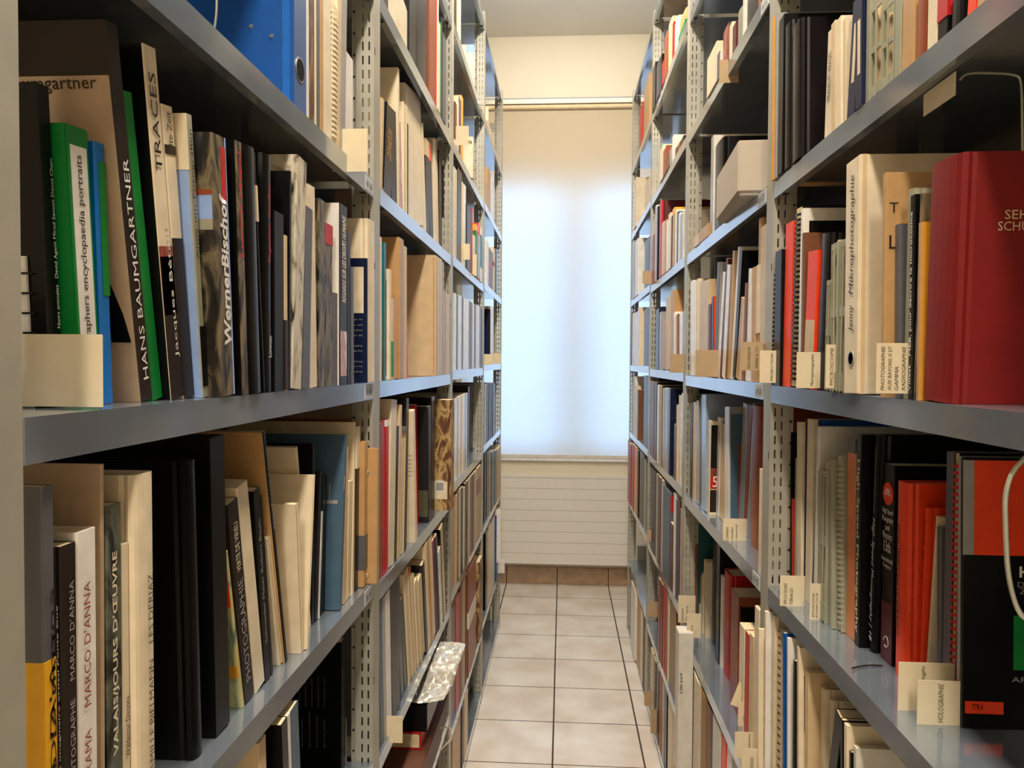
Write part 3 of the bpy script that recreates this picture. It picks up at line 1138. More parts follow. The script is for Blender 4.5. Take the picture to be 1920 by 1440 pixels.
for key, txt in ROWS.items():
    side, bay = key[0], int(key[1]); s = -1 if side == 'L' else 1; A = AL if side == 'L' else BR
    zs = LEV[side+str(bay)]; z = zs[LEVY[key]] + .0003
    up = [q for q in zs if q > z+.05]; gapz = (min(up) if up else z+.4) - z
    Yk = (YPL if side == 'L' else YPR); Ya, Yb = Yk[bay-1]+.004, Yk[bay]-.052
    rows = [l.split() for l in txt.strip().split('\n')]
    if side == 'R': rows = rows[::-1]
    cur = None; th = 0.0; pth = 0; pT = 0; pH = 0
    for i, f in enumerate(rows):
        x0, x1 = float(f[0]), float(f[1])
        if side == 'R': x0, x1 = x1, x0            # x0 = edge nearer the camera
        xt = None if f[2] == '-' else float(f[2])
        if side == 'R' and xt is not None and xt < x0 - .5: xt += x0 - x1     # read at the far edge of the spine
        yt = float(f[3]); col = f[4]
        o = dict(q.split('=') for q in f[5:])
        # (on the right the spine's near edge is its right edge; xt is read there too)
        pmax = float(o.get('p', .004)); D = float(o['d']) if 'd' in o else None
        def perr(X, Y):
            bx, by = proj((s*X, Y, z))
            if by <= 1435: return bx - x0
            if xt is not None: return bx - (x0 + (by-1435)*(x0-xt)/(1435-yt))
            zz = z_at(s*X, Y, 1435); return proj((s*X, Y, zz))[0] - x0
        if cur is None:
            X = A + (float(o['i']) if 'i' in o else (-pmax if 'p' in o else .006))
            cur = solve(lambda Y: perr(X, Y)*s, Ya-.06 if bay > 1 or True else Ya, Yb+.03)
            cur = max(cur, Ya)
        if 'Y' in o: cur = float(o['Y'])
        Y0 = cur + .0006
        for _ in range(3):
            if 'b' in o and deck(x0, float(o['b']), z).y >= cur - .004:
                pb_ = deck(x0, float(o['b']), z); X = abs(pb_.x); Y0 = max(Y0, pb_.y)
            elif 'i' in o: X = A + float(o['i']); Y0 = max(Y0, min(Yb, solve(lambda Y: perr(X, Y)*s, Ya, Yb)))
            else:
                X = solve(lambda q: perr(q, Y0)*s, A-.08, A+.2)
                if X < A - pmax:
                    X = A - pmax; Y0 = max(Y0, solve(lambda Y: perr(X, Y)*s, Y0, Yb+.04))
                if X > A + .09: X = A + .09
            # thickness
            bx = proj((s*X, Y0, z))[0]; tx_ = bx + (x1-x0)
            Y1 = solve(lambda Y: (proj((s*X, Y, z))[0]-tx_)*s, Y0+.001, Y0+.25)
            T = float(o['t']) if 't' in o else max(.0022, Y1-Y0)
            j2 = i + 1
            if j2 < len(rows) and 'b' in dict(q.split('=') for q in rows[j2][5:]):
                nx = rows[j2]; yn = deck(float(nx[0] if side == 'L' else nx[1]), float(dict(q.split('=') for q in nx[5:])['b']), z).y
                T = min(T, max(min(T, .006), yn - Y0 - .0008))
            if xt is not None:
                pt = on_x(xt, yt, s*X); Hh = pt.z - z; th = math.atan2(Y0 - pt.y, max(Hh, .02))
                th = max(-.16, min(.24, th))
            h = solve(lambda q: -(proj((s*X, Y0-math.tan(th)*q, z+q))[1]-yt), .02, .6)
            if 'free' not in o: h = min(h, gapz-.045)
            H = h/math.cos(th)
            need = cur + .0006 + max(0, min(h, pH)*(math.tan(th)-math.tan(pth))) if pT else Y0
            if 'Y' in o: break
            if need > Y0 + 1e-4: Y0 = min(need, Y0+.05)
            else: break
        if 'p' in o and 'Y' not in o and Y0 + T > Yb + .001:
            T = min(T, .03, .012 if key == 'R1A6' else 1); Y0 = max(cur + .0006, Yb - T); T = min(T, max(.0025, Yb - Y0)); X = solve(lambda q: perr(q, Y0)*s, A-.075, A+.02)
        if Y0 + T > Yb + (.03 if 'p' in o else .0):
            T = max(.003, min(T, Yb - Y0)); 
            if Y0 > Yb + (.06 if 'p' in o else .01): continue
        if H < .03: H = .03
        Dm = DEPTH - (X-A) - .004
        if D is None: D = min(Dm, max(.10, H*(.70+.1*random.random())))
        D = min(D, Dm)
        lift = max(0, -T*math.sin(-th)) if th < 0 else 0
        zf = lambda y, X=X, Y0=Y0, th=th, z=z, s=s: solve(lambda q: -(proj((s*X, Y0-math.tan(th)*q, z+q))[1]-y), -.05, .6)/math.cos(th)
        lift = T*math.sin(-th) if th < 0 else 0
        B = build(side, (s*X, Y0, z + (0 if th >= 0 else -T*math.sin(th))), th, H, T, D, col, o, bay <= 1, i, {'zf': zf})
        B.update(key=key, bay=bay, i=i, z=z); ALLB.append(B)
        if 'id' in o: BOOKS[o['id']] = B
        pT, pth, pH = T, th, h
        cur = Y0 + T/math.cos(th)
# --- lettering and printed panels on single volumes
def spine_text(id_, tx, f0, f1, hf, code, down=False, c=.5, shear=0, bold=0, rgb=None):
    B = BOOKS.get(id_)
    if not B: return
    s, H, T = B['s'], B['H'], B['T']; m = cmat(code); ht = T*hf; ln = H*(f1-f0)
    up = Vector((0, s, 0)); rt = Vector((0, 0, 1)); xx = -s*.0006
    # aisle side normal is -s along x
    y = T*c - s*ht/2; o0 = (xx, y, H*f0)
    if down: up = -up; rt = -rt; o0 = (xx, T*c + s*ht/2, H*f1)
    text(tx, o0, rt, up, ln, ht, m, B['r'], shear=shear, bold=bold)
def spine_panel(id_, f0, f1, c0, c1, code, name='printed_panel', lab=None):
    B = BOOKS.get(id_)
    if not B: return
    s, H, T = B['s'], B['H'], B['T']; bm = bmesh.new()
    box(bm, -s*.0005, s*.0003, T*c0, T*c1, H*f0, H*f1)
    o = mesh_obj(name, bm, cmat(code), B['r']); o['label'] = lab or '%s printed panel' % cword(code)
def cover_panel(id_, a, b_, f0, f1, code, name='printed_panel', lab=None, k=0):
    B = BOOKS.get(id_)
    if not B: return
    s, H = B['s'], B['H']; bm = bmesh.new()
    box(bm, s*a, s*b_, -.0005-.0004*k, .0002, H*f0, H*f1)
    o = mesh_obj(name, bm, cmat(code), B['r']); o['label'] = lab or '%s printed panel' % cword(code)
def cover_text(id_, tx, a, b_, f0, ht, code, shear=0, bold=0, k=1):
    B = BOOKS.get(id_)
    if not B: return
    s, H = B['s'], B['H']; x0 = (-b_ if s < 0 else a)
    text(tx, (x0, -.0006-.0004*k, H*f0), (1, 0, 0), (0, 0, 1), b_-a, ht, cmat(code), B['r'], shear=shear, bold=bold)
def cover_vtext(id_, tx, x, f0, f1, ht, code):
    B = BOOKS.get(id_)
    if not B: return
    s, H = B['s'], B['H']
    text(tx, (s*x, -.0008, H*f0), (0, 0, 1), (-1, 0, 0), H*(f1-f0), ht, cmat(code), B['r'])
def disc(id_, y, zf_, r1, code, name, spine=True):
    B = BOOKS.get(id_)
    if not B: return
    s, H, T = B['s'], B['H'], B['T']; bm = bmesh.new()
    M_ = Matrix.Translation((-s*.0005, T*y, H*zf_)) @ Matrix.Rotation(math.pi/2, 4, 'Y')
    bmesh.ops.create_cone(bm, cap_ends=True, segments=24, radius1=r1, radius2=r1, depth=.0012, matrix=M_)
    return mesh_obj(name, bm, cmat(code), B['r'])
spine_text('noirs', 'Noirs animales   David Agent Mirad Sansen Denet Cham', .25, .78, .3, 'W', c=.78)
cover_panel('slip', .0, .0, .0, .0, 'G') if False else None
spine_panel('slip', .03, .93, .14, .86, 'W', 'book_in_case', 'white spine of the book inside the case')
spine_text('slip', 'photographers encyclopaedia portraits', .1, .9, .34, 'D', c=.5)
B = BOOKS.get('slip')
spine_panel('bluegreen', .42, .93, .35, 1, 'G')
cover_panel('hb', .001, .16, .0, .865, 'Pk', 'dust_jacket', 'sand-coloured printed dust jacket')
B = BOOKS['hb']; bm = bmesh.new(); hh_ = B['H']
f_ = bm.faces.new([bm.verts.new((-x, -.0014, z_)) for x, z_ in ((.004, .055), (.022, .055), (.0225, .10), (.020, .112), (.017, .104), (.009, .080))])
r_ = bmesh.ops.extrude_face_region(bm, geom=[f_]); bmesh.ops.translate(bm, vec=(0, .0008, 0), verts=[v for v in r_['geom'] if isinstance(v, bmesh.types.BMVert)])
mesh_obj('printed_figure', bm, cmat('K'), B['r'])['label'] = 'dark mound printed on the jacket'
cover_text('hb', 'Baumgartner', .012, .092, .822, .014, 'D', k=1)
spine_text('hb', 'HANS BAUMGARTNER', .06, .66, .45, 'W', c=.5)
spine_panel('traces', .25, .45, .0, 1, 'Vr'); spine_panel('traces', .0, .42, .0, 1, 'D')
spine_text('traces', 'TRACES', .66, .93, .5, 'D', c=.45); spine_text('traces', 'Jacques B\u00e9tant', .12, .52, .36, 'W', c=.72)
spine_panel('zeit', .0, .56, 0, 1, 'D'); spine_panel('zeit', .84, .87, 0, 1, 'D'); spine_text('zeit', 'lte Zeit', .87, .98, .45, 'D')
cover_panel('paleblue', .0, .12, .81, 1, 'C', lab='cream upper part of the cover'); spine_text('paleblue', 'Anna um Fotografien', .5, .95, .5, 'D')
spine_panel('paleblue', .04, .26, .1, 1, 'K')
spine_text('bischof', 'WernerBischof', .2, .78, .55, 'W', c=.6, bold=.03, shear=.15)
spine_panel('bischof', .75, .96, .62, .95, 'R'); spine_panel('bischof', .0, 1, .93, 1.0, 'L')
cover_panel('bischof', .002, .05, .68, .78, 'L', k=0); cover_panel('bischof', .002, .05, .64, .68, 'H'); cover_panel('bischof', .002, .05, .77, .79, 'X', k=1)
spine_text('redtitle', 'Luzern Nepal', .55, .96, .6, 'R', c=.5, bold=.03); cover_panel('redtitle', .001, .05, .66, .99, 'K')
spine_text('karl', 'Dagenham  Karl Rios', .55, .88, .4, 'R'); spine_text('karl', 'Limmat', .15, .24, .4, 'W')
spine_text('regards', 'REGARDS SUR LES DROITS HUMAINS', .46, .94, .5, 'C', shear=.2, bold=.02)
spine_panel('regards', .05, .3, .1, .9, 'Vp')
cover_panel('navy', .006, .045, .56, .93, 'C', 'photograph', 'pale photograph printed on the cover')
for k in range(11):
    if k in (4, 7): continue
    cover_text('navy', ['corrige le', 'nd et en', 'de lui-m\u00eame', 'tend et de', '', 'ctionnaire', 'Congr\u00e8s', '', 'en France', 'il a pris', 'le globe'][k], .008, .042, .50-.042*k, .0035, 'A', k=0)
spine_text('marco', "Marco D'Anna", .12, .78, .55, 'D', c=.65); 
spine_panel('marco', .0, .62, 0, 1, 'Y', 'lower_jacket', 'yellow lower part of the jacket'); cover_panel('marco', 0, .16, .0, .62, 'Y', 'lower_jacket', 'yellow lower part of the jacket', k=0)
spine_text('marco', "Marco D'Anna", .08, .68, .5, 'D', c=.65)
spine_text('thinwhite', "Marco D'Anna  la loupe imaginaire artisti Ponte Cue", .08, .85, .4, 'W')
spine_text('martin', 'MARTIN ET LE PHOTOGRAPHE     MARCO D\u2019ANNA', .1, .9, .3, 'A', c=.6)
spine_text('oltre', 'OLTRE LA TRAMA     MARCO D\u2019ANNA', .1, .86, .34, 'X', c=.45)
spine_text('valais', 'VALAIS/JOURS D\u2019\u0152UVRE', .3, .87, .4, 'C', bold=.02)
spine_panel('valais', .02, .17, .2, .8, 'E', 'shelf_sticker', 'sea-green shelf sticker')
spine_text('deonna', 'Waldemar Deonna', .3, .5, .6, 'D')
spine_text('deriaz', 'FAMILLE BIELMANN    LES DERIAZ', .15, .72, .25, 'F', c=.62)
spine_text('photographie', 'PHOTOGRAPHIE', .1, .62, .5, 'A'); spine_text('photographie', 'VERTE DE VIRIEU', .66, .9, .4, 'C')
spine_text('tallphoto', 'PHOTOGRAPHIE', .6, .93, .6, 'A')
cover_panel('paint', .001, .15, .66, 1, 'O', lab='orange-red top of the painted cover'); cover_panel('paint', .001, .15, .2, .28, 'Yo')
spine_text('thintitle', 'Schroeder Meier Robert Baum', .2, .85, .35, 'A')
cover_panel('folder', .01, .09, .60, .62, 'A'); 
for k in range(7): spine_panel('folder', .68, .76, .0, .2, 'A') if k == 0 else cover_panel('folder', .012+k*.011, .014+k*.011, .62, .72, 'A', lab='embossed rib')
B = BOOKS.get('rivet')
if B:
    for zf_ in (.06, .82):
        bm = bmesh.new(); bmesh.ops.create_uvsphere(bm, u_segments=14, v_segments=8, radius=.005, matrix=Matrix.Translation((-.02, -.001, B['H']*zf_)) @ Matrix.Diagonal((1, .5, 1, 1)))
        mesh_obj('rivet', bm, CHROME, B['r'])
    bm = bmesh.new(); box(bm, -.036, -.030, -.0008, .0002, .004, B['H']-.004); mesh_obj('fold_line', bm, cmat('P'), B['r'])
B = BOOKS.get('binder')
if B:
    bm = bmesh.new(); zz = z_at(-AL, B['loc'].y+.01, 125) - B['z']
    M_ = Matrix.Translation((.0004, B['T']*.45, zz)) @ Matrix.Rotation(math.pi/2, 4, 'Y')
    bmesh.ops.create_cone(bm, cap_ends=True, segments=28, radius1=.0165, radius2=.0165, depth=.0012, matrix=M_)
    mesh_obj('finger_ring', bm, CHROME, B['r'])
    bm = bmesh.new(); M_ = Matrix.Translation((.0011, B['T']*.45, zz)) @ Matrix.Rotation(math.pi/2, 4, 'Y')
    bmesh.ops.create_cone(bm, cap_ends=True, segments=28, radius1=.0142, radius2=.0142, depth=.0006, matrix=M_)
    mesh_obj('finger_hole', bm, mat((6, 5, 4), .9, spec=.1), B['r'])
    for px, py in ((471, 50), (509, 68)):
        p = on_y(px, py, B['loc'].y); bm = bmesh.new()
        M_ = Matrix.Translation((p.x-B['loc'].x, -.0006, p.z-B['z'])) @ Matrix.Rotation(math.pi/2, 4, 'X')
        bmesh.ops.create_cone(bm, cap_ends=True, segments=16, radius1=.0032, radius2=.0024, depth=.0016, matrix=M_); mesh_obj('rivet', bm, CHROME, B['r'])
    bm = bmesh.new(); box(bm, -.016, -.006, -.0008, .0001, .001, B['H']-.001); mesh_obj('hinge_strip', bm, mat((10, 96, 180), .4), B['r'])
B = BOOKS.get('backtext')
if B:
    for k in range(9):
        cover_vtext('backtext', 'lignes de texte en quatri\u00e8me', .03+k*.014, .18, .4+.03*(k % 3), .004, 'A')
    for k in range(5): cover_vtext('backtext', 'photographie suisse', .03+k*.012, .5, .72+.02*(k % 2), .003, 'A')
spine_text('depardon', 'DEPARDON', .42, .76, .55, 'Yo')
cover_panel('blackface', .006, .05, .04, .9, 'K', lab='black panel on the white case')
spine_panel('tanbox', .02, .98, .1, .16, 'T', 'fold_line')
cover_panel('tanbox', .004, .007, .02, .98, 'T', 'fold_line')
for k in range(6): cover_text('oldtext', ['le jour des', 'oeuvres du', 'monde sont', 'toutes ici', 'pour nous', 'les voir'][k], .004, .04, .66-.03*k, .004, 'D', k=0)
cover_panel('oldbook', .01, .06, .1, .26, 'C', 'shelf_sticker', 'torn white label'); cover_panel('oldbook', .02, .045, .16, .27, 'W', 'barcode_label', 'white barcode label', k=1)
for k in range(8): cover_panel('oldbook', .022+k*.0027, .0234+k*.0027, .18, .25, 'K', 'barcode_bar', 'black bar', k=2)
cover_panel('dkbox', .002, .07, .05, .28, 'F', lab='olive label low on the cover')
cover_text('ion', 'VISION', .004, .06, .82, .014, 'K', bold=.02, k=0)
cover_panel('navyface', .005, .05, .02, .95, 'N', lab='navy panel')
cover_panel('tanface', .012, .1, .03, .93, 'K', lab='black book inside the case')
cover_text('fabe', 'Faber', .012, .055, .78, .009, 'D', k=0)
cover_text('fmbox', 'F M', .02, .06, .5, .02, 'R', bold=.02, k=0)
for k in range(5): cover_panel('grid', .004, .14, .15+.17*k, .152+.17*k, 'Sb', 'grid_line', 'thin blue line')
for k in range(4): cover_panel('grid', .02+.03*k, .021+.03*k, .02, .98, 'Sb', 'grid_line', 'thin blue line')
cover_panel('jacket', .003, .08, .80, .98, 'R'); cover_panel('jacket', .012, .07, .82, .95, 'F', k=1)
cover_panel('fifty', .002, .05, .5, .96, 'K'); cover_panel('fifty', .002, .05, .28, .41, 'X'); cover_panel('fifty', .002, .05, .03, .27, 'D')
cover_panel('fifty', .002, .05, .41, .5, 'Vr'); cover_panel('fifty', .002, .05, .285, .4, 'R', k=1); cover_text('fifty', '50', .008, .04, .3, .03, 'W', k=2)
cover_panel('glass', .004, .05, .02, .94, 'Sb', lab='grey-blue translucent cover'); cover_panel('glass', .022, .05, .02, .68, 'X', k=1, lab='rust sheet showing through')
cover_panel('labelled', .0, .03, .3, .72, 'W', 'paper_label', 'white paper label'); spine_panel('labelled', .3, .72, .0, 1, 'C')
spine_text('bigblack', 'PHOTO AKT', .35, .75, .5, 'S')
cover_panel('redcover', .03, .11, .2, .62, 'Z'); cover_panel('redcover', .045, .11, .22, .54, 'K', k=1)
cover_panel('blackframe', .004, .1, .1, .92, 'K')
B = BOOKS.get('roll')
if B: text('699.001', (.004, -.0008, B['H']*.72), (0, 0, -1), (1, 0, 0), B['H']*.14, .008, INK, B['r']) or None
for n_ in ('navy1', 'navy2'): spine_panel(n_, .3, .8, .3, .62, 'C', 'title_strip', 'narrow cream title strip')
spine_text('virages', 'VIRAGES ET VIRAGES', .35, .8, .5, 'D')
spine_text('mikro', 'Mikrophotographie', .42, .93, .4, 'D', shear=.3, c=.45); spine_text('mikro', 'Jenny', .26, .38, .4, 'D', shear=.3, c=.45)
disc('mikro', .45, .15, .010, 'A', 'finger_ring'); disc('mikro', .45, .15, .008, 'D', 'finger_hole')
cover_panel('mikro', .004, .009, .0, 1, 'P', 'fold_line')
cover_text('kraft', 'T', .004, .014, .82, .012, 'D', k=0); cover_text('kraft', 'L', .004, .014, .66, .016, 'D', k=0)
spine_panel('triangle', .26, .5, .05, .95, 'P', lab='pale wedge printed on the spine')
cover_panel('whitecover', .01, .12, .84, .93, 'K')
spine_text('meb', 'Villest   MEB, pour d\u00e9crire le microcosme', .04, .92, .6, 'W', bold=.01)
cover_text('redbig', 'SEHEN', .044, .085, .735, .009, 'P', k=0); cover_text('redbig', 'SCHULUNG', .038, .10, .69, .009, 'P', k=0)
spine_text('highspeed1', 'High-Speed Photography', .06, .88, .6, 'C', down=True, bold=.02)
spine_text('highspeed2', 'PROCEEDINGS | 5TH INTERNATIONAL CONGRESS', .64, .95, .3, 'A', down=True, c=.5)
spine_text('highspeed2', 'High-Speed Photography | 18', .05, .62, .6, 'W', down=True, shear=.2, c=.5)
B = BOOKS.get('congress')
if B:
    T, H = B['T'], B['H']; m = cmat('W'); spine_panel('congress', 0, .3, .03, .97, 'M', lab='maroon lower spine')
    def sline(tx, zf_, wf, hh): text(tx, (-.0008, T*(.5+wf/2), H*zf_), (0, -1, 0), (0, 0, 1), T*wf, hh, m, B['r'])
    for tx, zf_, wf, hh in (('High Speed', .74, .9, .010), ('Photography', .70, .95, .010), ('and', .665, .35, .008), ('Photonics', .62, .8, .010), ('13th', .555, .6, .016),
                            ('International', .505, .95, .007), ('Congress', .47, .7, .007)): sline(tx, zf_, wf, hh)
    bm = bmesh.new(); bmesh.ops.create_cone(bm, cap_ends=True, segments=32, radius1=T*.42, radius2=T*.42, depth=.001,
        matrix=Matrix.Translation((-.0005, T*.52, H*.85)) @ Matrix.Rotation(math.pi/2, 4, 'Y')); em_ = mesh_obj('emblem', bm, cmat('O'), B['r']); em_['label'] = 'round orange-red sun emblem'
    bm = bmesh.new(); c_ = Vector((-.0013, T*.52, H*.845))
    for k in range(7):
        a = math.pi*(k+.5)/7; d = Vector((0, -math.cos(a), math.sin(a))); tube(bm, [c_+d*T*.14, c_+d*T*.26], .0005, 4)
    tube(bm, [c_+Vector((0, T*.36, 0)), c_-Vector((0, T*.36, 0))], .0005, 4)
    tube(bm, [c_+Vector((0, -math.cos(a)*T*.1, math.sin(a)*T*.1)) for a in [math.pi*k/8 for k in range(9)]], .0005, 4)
    mesh_obj('sun_rays', bm, m, em_)
    bm = bmesh.new(); tube(bm, [Vector((-.0008, T*(.5+.2*math.cos(a)), H*.10+T*.2*math.sin(a))) for a in [2*math.pi*k/14 for k in range(13)]], .0006, 4)
    mesh_obj('shell_mark', bm, m, B['r'])
spine_text('orange1', 'HIGH SPEED PHOTOGRAPHY', .2, .78, .28, 'D', down=True, c=.62)
B = BOOKS.get('orange2')
if B:
    T, H = B['T'], B['H']
    for tx, zf_, wf, hh in (('HIGH', .9, .6, .008), ('SPEED', .86, .7, .008), ('PHOTO-', .82, .8, .008), ('GRAPHY', .78, .8, .008), ('II', .70, .4, .014), ('VOL. II', .6, .5, .006)):
        text(tx, (-.0008, T*(.5+wf/2), H*zf_), (0, -1, 0), (0, 0, 1), T*wf, hh, INK, B['r'])
cover_panel('redblack', .012, .25, .64, .99, 'O', lab='red upper part of the cover'); cover_panel('redblack', .0, .012, .64, .99, 'A')
cover_text('redblack', 'HANDBUCH', .062, .16, .56, .013, 'W', bold=.03, k=0)
cover_text('redblack', 'Die Kunst der', .060, .13, .525, .006, 'A', k=0); cover_text('redblack', 'ZEIT UND BILD', .062, .15, .50, .007, 'A', k=0)
cover_text('redblack', 'ARBEITSBUCH', .054, .14, .175, .006, 'A', k=0)
cover_panel('redblack', .056, .13, .22, .42, 'G', k=1, lab='green picture on the cover')
cover_panel('redblack', .003, .045, .055, .10, 'O', 'shelf_sticker', 'orange-red shelf-mark label', k=1); cover_text('redblack', '778,4', .010, .022, .066, .008, 'D', k=3)
spine_text('comb1', 'MANUEL DE LA PHOTOGRAPHIE', .2, .85, .4, 'D')
cover_panel('maroonpatch', .008, .05, .6, .87, 'M'); 

# --- labels: look first, then neighbours, then place
def size_word(B): return 'thin' if B['T'] < .008 else ('thick' if B['T'] > .026 else '')
KW = {'book': 'book', 'slip_case': 'slipcase', 'slipcased_book': 'slipcased book', 'lever_arch_file': 'lever arch file', 'ring_bound_book': 'ring-bound book',
      'magazine_file': 'plastic magazine file', 'file_box': 'cardboard file box', 'document_wrapper': 'plastic-wrapped document roll'}
HAND = {
 'dkbox': 'charcoal book with olive lower label beside the worn brown book',
 'navy1': 'navy book with narrow cream title strip, upper right, left one', 'navy2': 'navy book with narrow cream title strip, upper right, next to grey magazine files',
 'binder': 'large blue lever arch file with finger hole, upper left', 'noirs': 'black book with small white spine title beside the green slipcase',
 'slip': 'green slipcase holding a white-spined encyclopaedia, near left', 'bluegreen': 'thin bright blue and green book beside the green slipcase',
 'hb': 'tall brown book in a sand dust jacket, near left eye-level shelf', 'traces': 'tall black book with cream spine titled TRACES',
 'zeit': 'cream and dark brown book beside the TRACES volume', 'paleblue': 'pale blue book with cream top, eye-level shelf at left',
 'bischof': 'thick photo-covered book with bold white spine lettering, left', 'redtitle': 'black patterned book with red lettering beside the bold white title',
 'karl': 'black book with small red spine title, left eye-level shelf', 'regards': 'book with white capital title on black spine, left eye-level shelf',
 'navy': 'navy cover with pale photograph and small white text', 'marco': 'thick grey and yellow jacketed book, lower left corner',
 'martin': 'dark brown book beside the white one with red title', 'thinwhite': 'thin black book beside the grey and yellow one, lower left',
 'oltre': 'white book with red capital title OLTRE LA TRAMA', 'valais': 'dark green photo book with gold capitals and sea-green sticker',
 'deonna': 'thin cream book with two-line brown title, lower left', 'deriaz': 'thick cream rounded book titled LES DERIAZ',
 'photographie': 'leaning dark brown book with PHOTOGRAPHIE along its spine', 'tallphoto': 'tall tan book with black spine lettered PHOTOGRAPHIE',
 'paint': 'leaning book with painted green and orange-red cover', 'folder': 'slate blue translucent folder with ribbed edge',
 'rivet': 'tan file folder with two round rivets sticking out at the upright', 'backtext': 'black book cover with columns of white text, low left shelf',
 'depardon': 'black book with ochre title DEPARDON', 'blackface': 'cream case with a black panel, second left bay', 'tanbox': 'large plain tan file box, second left bay at eye level',
 'oldbook': 'worn brown marbled book with barcode label sticking out of the left rack', 'oldtext': 'cream book with lines of brown text on its cover, second left bay',
 'ion': 'cream book with black capitals on its cover, third left bay', 'roll': 'off-white wrapped roll numbered 699.001 sticking out low on the right',
 'whitespine': 'cream book with pictured spine, upper right second bay', 'fifty': 'dark book with red square numbered 50', 'mikro': 'thick cream file box handwritten Mikrophotographie',
 'kraft': 'tan kraft folder with large black handwritten letters', 'meb': 'thin black book with white title about the microcosm', 'redbig': 'very thick red cloth book at the right frame edge',
 'triangle': 'orange-red book with pale triangle on its spine', 'highspeed1': 'thin black book with cream title High-Speed Photography',
 'highspeed2': 'thick black proceedings book with grey italic title', 'congress': 'black congress book with round orange-red sun emblem',
 'orange1': 'orange-red book with small dark vertical title', 'orange2': 'shorter orange-red book with stacked title and numeral II',
 'redblack': 'black and red book with orange label 778,4 facing the camera', 'virages': 'cream book titled VIRAGES ET VIRAGES, upper right',
 'bigblack': 'thick black book between cream and red books, low right', 'tealcover': 'dark teal cover low in the second right bay', 'redcover': 'large red book with framed dark picture, low right',
 'labelled': 'ochre tan folder with a long white paper label', 'paperbinder': 'buff box with broad plain cover, right eye-level shelf',
 'slip2': ''}
seen = {}
rows_by = {}
for B in ALLB: rows_by.setdefault(B['key'], []).append(B)
for B in ALLB:
    row = rows_by[B['key']]; j = row.index(B)
    place = '%s, %s %s' % (level_word(B['z']), SIDEW[B['side']], BAYW[B['bay']])
    id_ = B['o'].get('id')
    if HAND.get(id_): lab = HAND[id_]
    else:
        cw = cword(B['col']); sw = cword(B['sp'])
        desc = ' '.join(q for q in (size_word(B), cw, KW[B['kind']]) if q)
        if sw != cw: desc = ' '.join(q for q in (size_word(B), cw, KW[B['kind']], 'with', sw, 'spine') if q)
        if j+1 < len(row) and sw == cw: desc += ' just before ' + ('an ' if cword(row[j+1]['sp'])[0] in 'aeiou' else 'a ') + cword(row[j+1]['sp']) + ' one'
        lab = desc + ', ' + place
    B['lab'] = lab
cnt = {}
for B in ALLB: cnt[B['lab']] = cnt.get(B['lab'], 0) + 1
for B in ALLB:
    row = rows_by[B['key']]; j = row.index(B)
    if cnt[B['lab']] > 1 or len(B['lab'].split()) > 16:
        cw = cword(B['sp'])
        B['lab'] = ' '.join(q for q in (size_word(B), cw, KW[B['kind']]) if q) + ', %s from camera, %s, %s %s' % (ORD[j+1], level_word(B['z']), SIDEW[B['side']], BAYW[B['bay']])
    tag(B['r'], B['lab'], {'book': 'book', 'ring_bound_book': 'book', 'slipcased_book': 'book', 'slip_case': 'box', 'file_box': 'box', 'magazine_file': 'magazine file',
        'lever_arch_file': 'binder', 'document_wrapper': 'document roll'}[B['kind']], 'volumes on the %s, %s %s' % (level_word(B['z']), SIDEW[B['side']], BAYW[B['bay']]))

# past 300 books in view: the smallest far ones become one object
def px_size(B):
    a = proj(B['loc']); b_ = proj(B['loc'] + Vector((0, B['T'], 0))); c = proj(B['loc'] + Vector((0, 0, B['H'])))
    return (abs(a[0]-b_[0])+1.5)*abs(a[1]-c[1])
bk = sorted([B for B in ALLB if B['kind'] == 'book'], key=px_size)
far = [B for B in bk[:max(0, len(bk)-298)]]
if far:
    jm = bmesh.new(); mats = []
    for B in far:
        for o_ in [B['r']] + list(B['r'].children):
            if o_.type != 'MESH': continue
            M_ = Matrix.LocRotScale(B['r'].location, B['r'].rotation_euler, None)
            n0 = len(jm.faces); jm.from_mesh(o_.data); jm.faces.ensure_lookup_table()
            fs = jm.faces[n0:]; bmesh.ops.transform(jm, matrix=M_, verts=list({v for f in fs for v in f.verts}))
            for f in fs:
                m_ = o_.data.materials[f.material_index]
                if m_ not in mats: mats.append(m_)
                f.material_index = mats.index(m_)
    o_ = mesh_obj('book_rows', jm, mats, recalc=False); o_['kind'] = 'stuff'
    tag(o_, 'many small distant books and booklets along both racks towards the window', 'books')
    for B in far:
        for ch in list(B['r'].children): bpy.data.objects.remove(ch)
        bpy.data.objects.remove(B['r'])

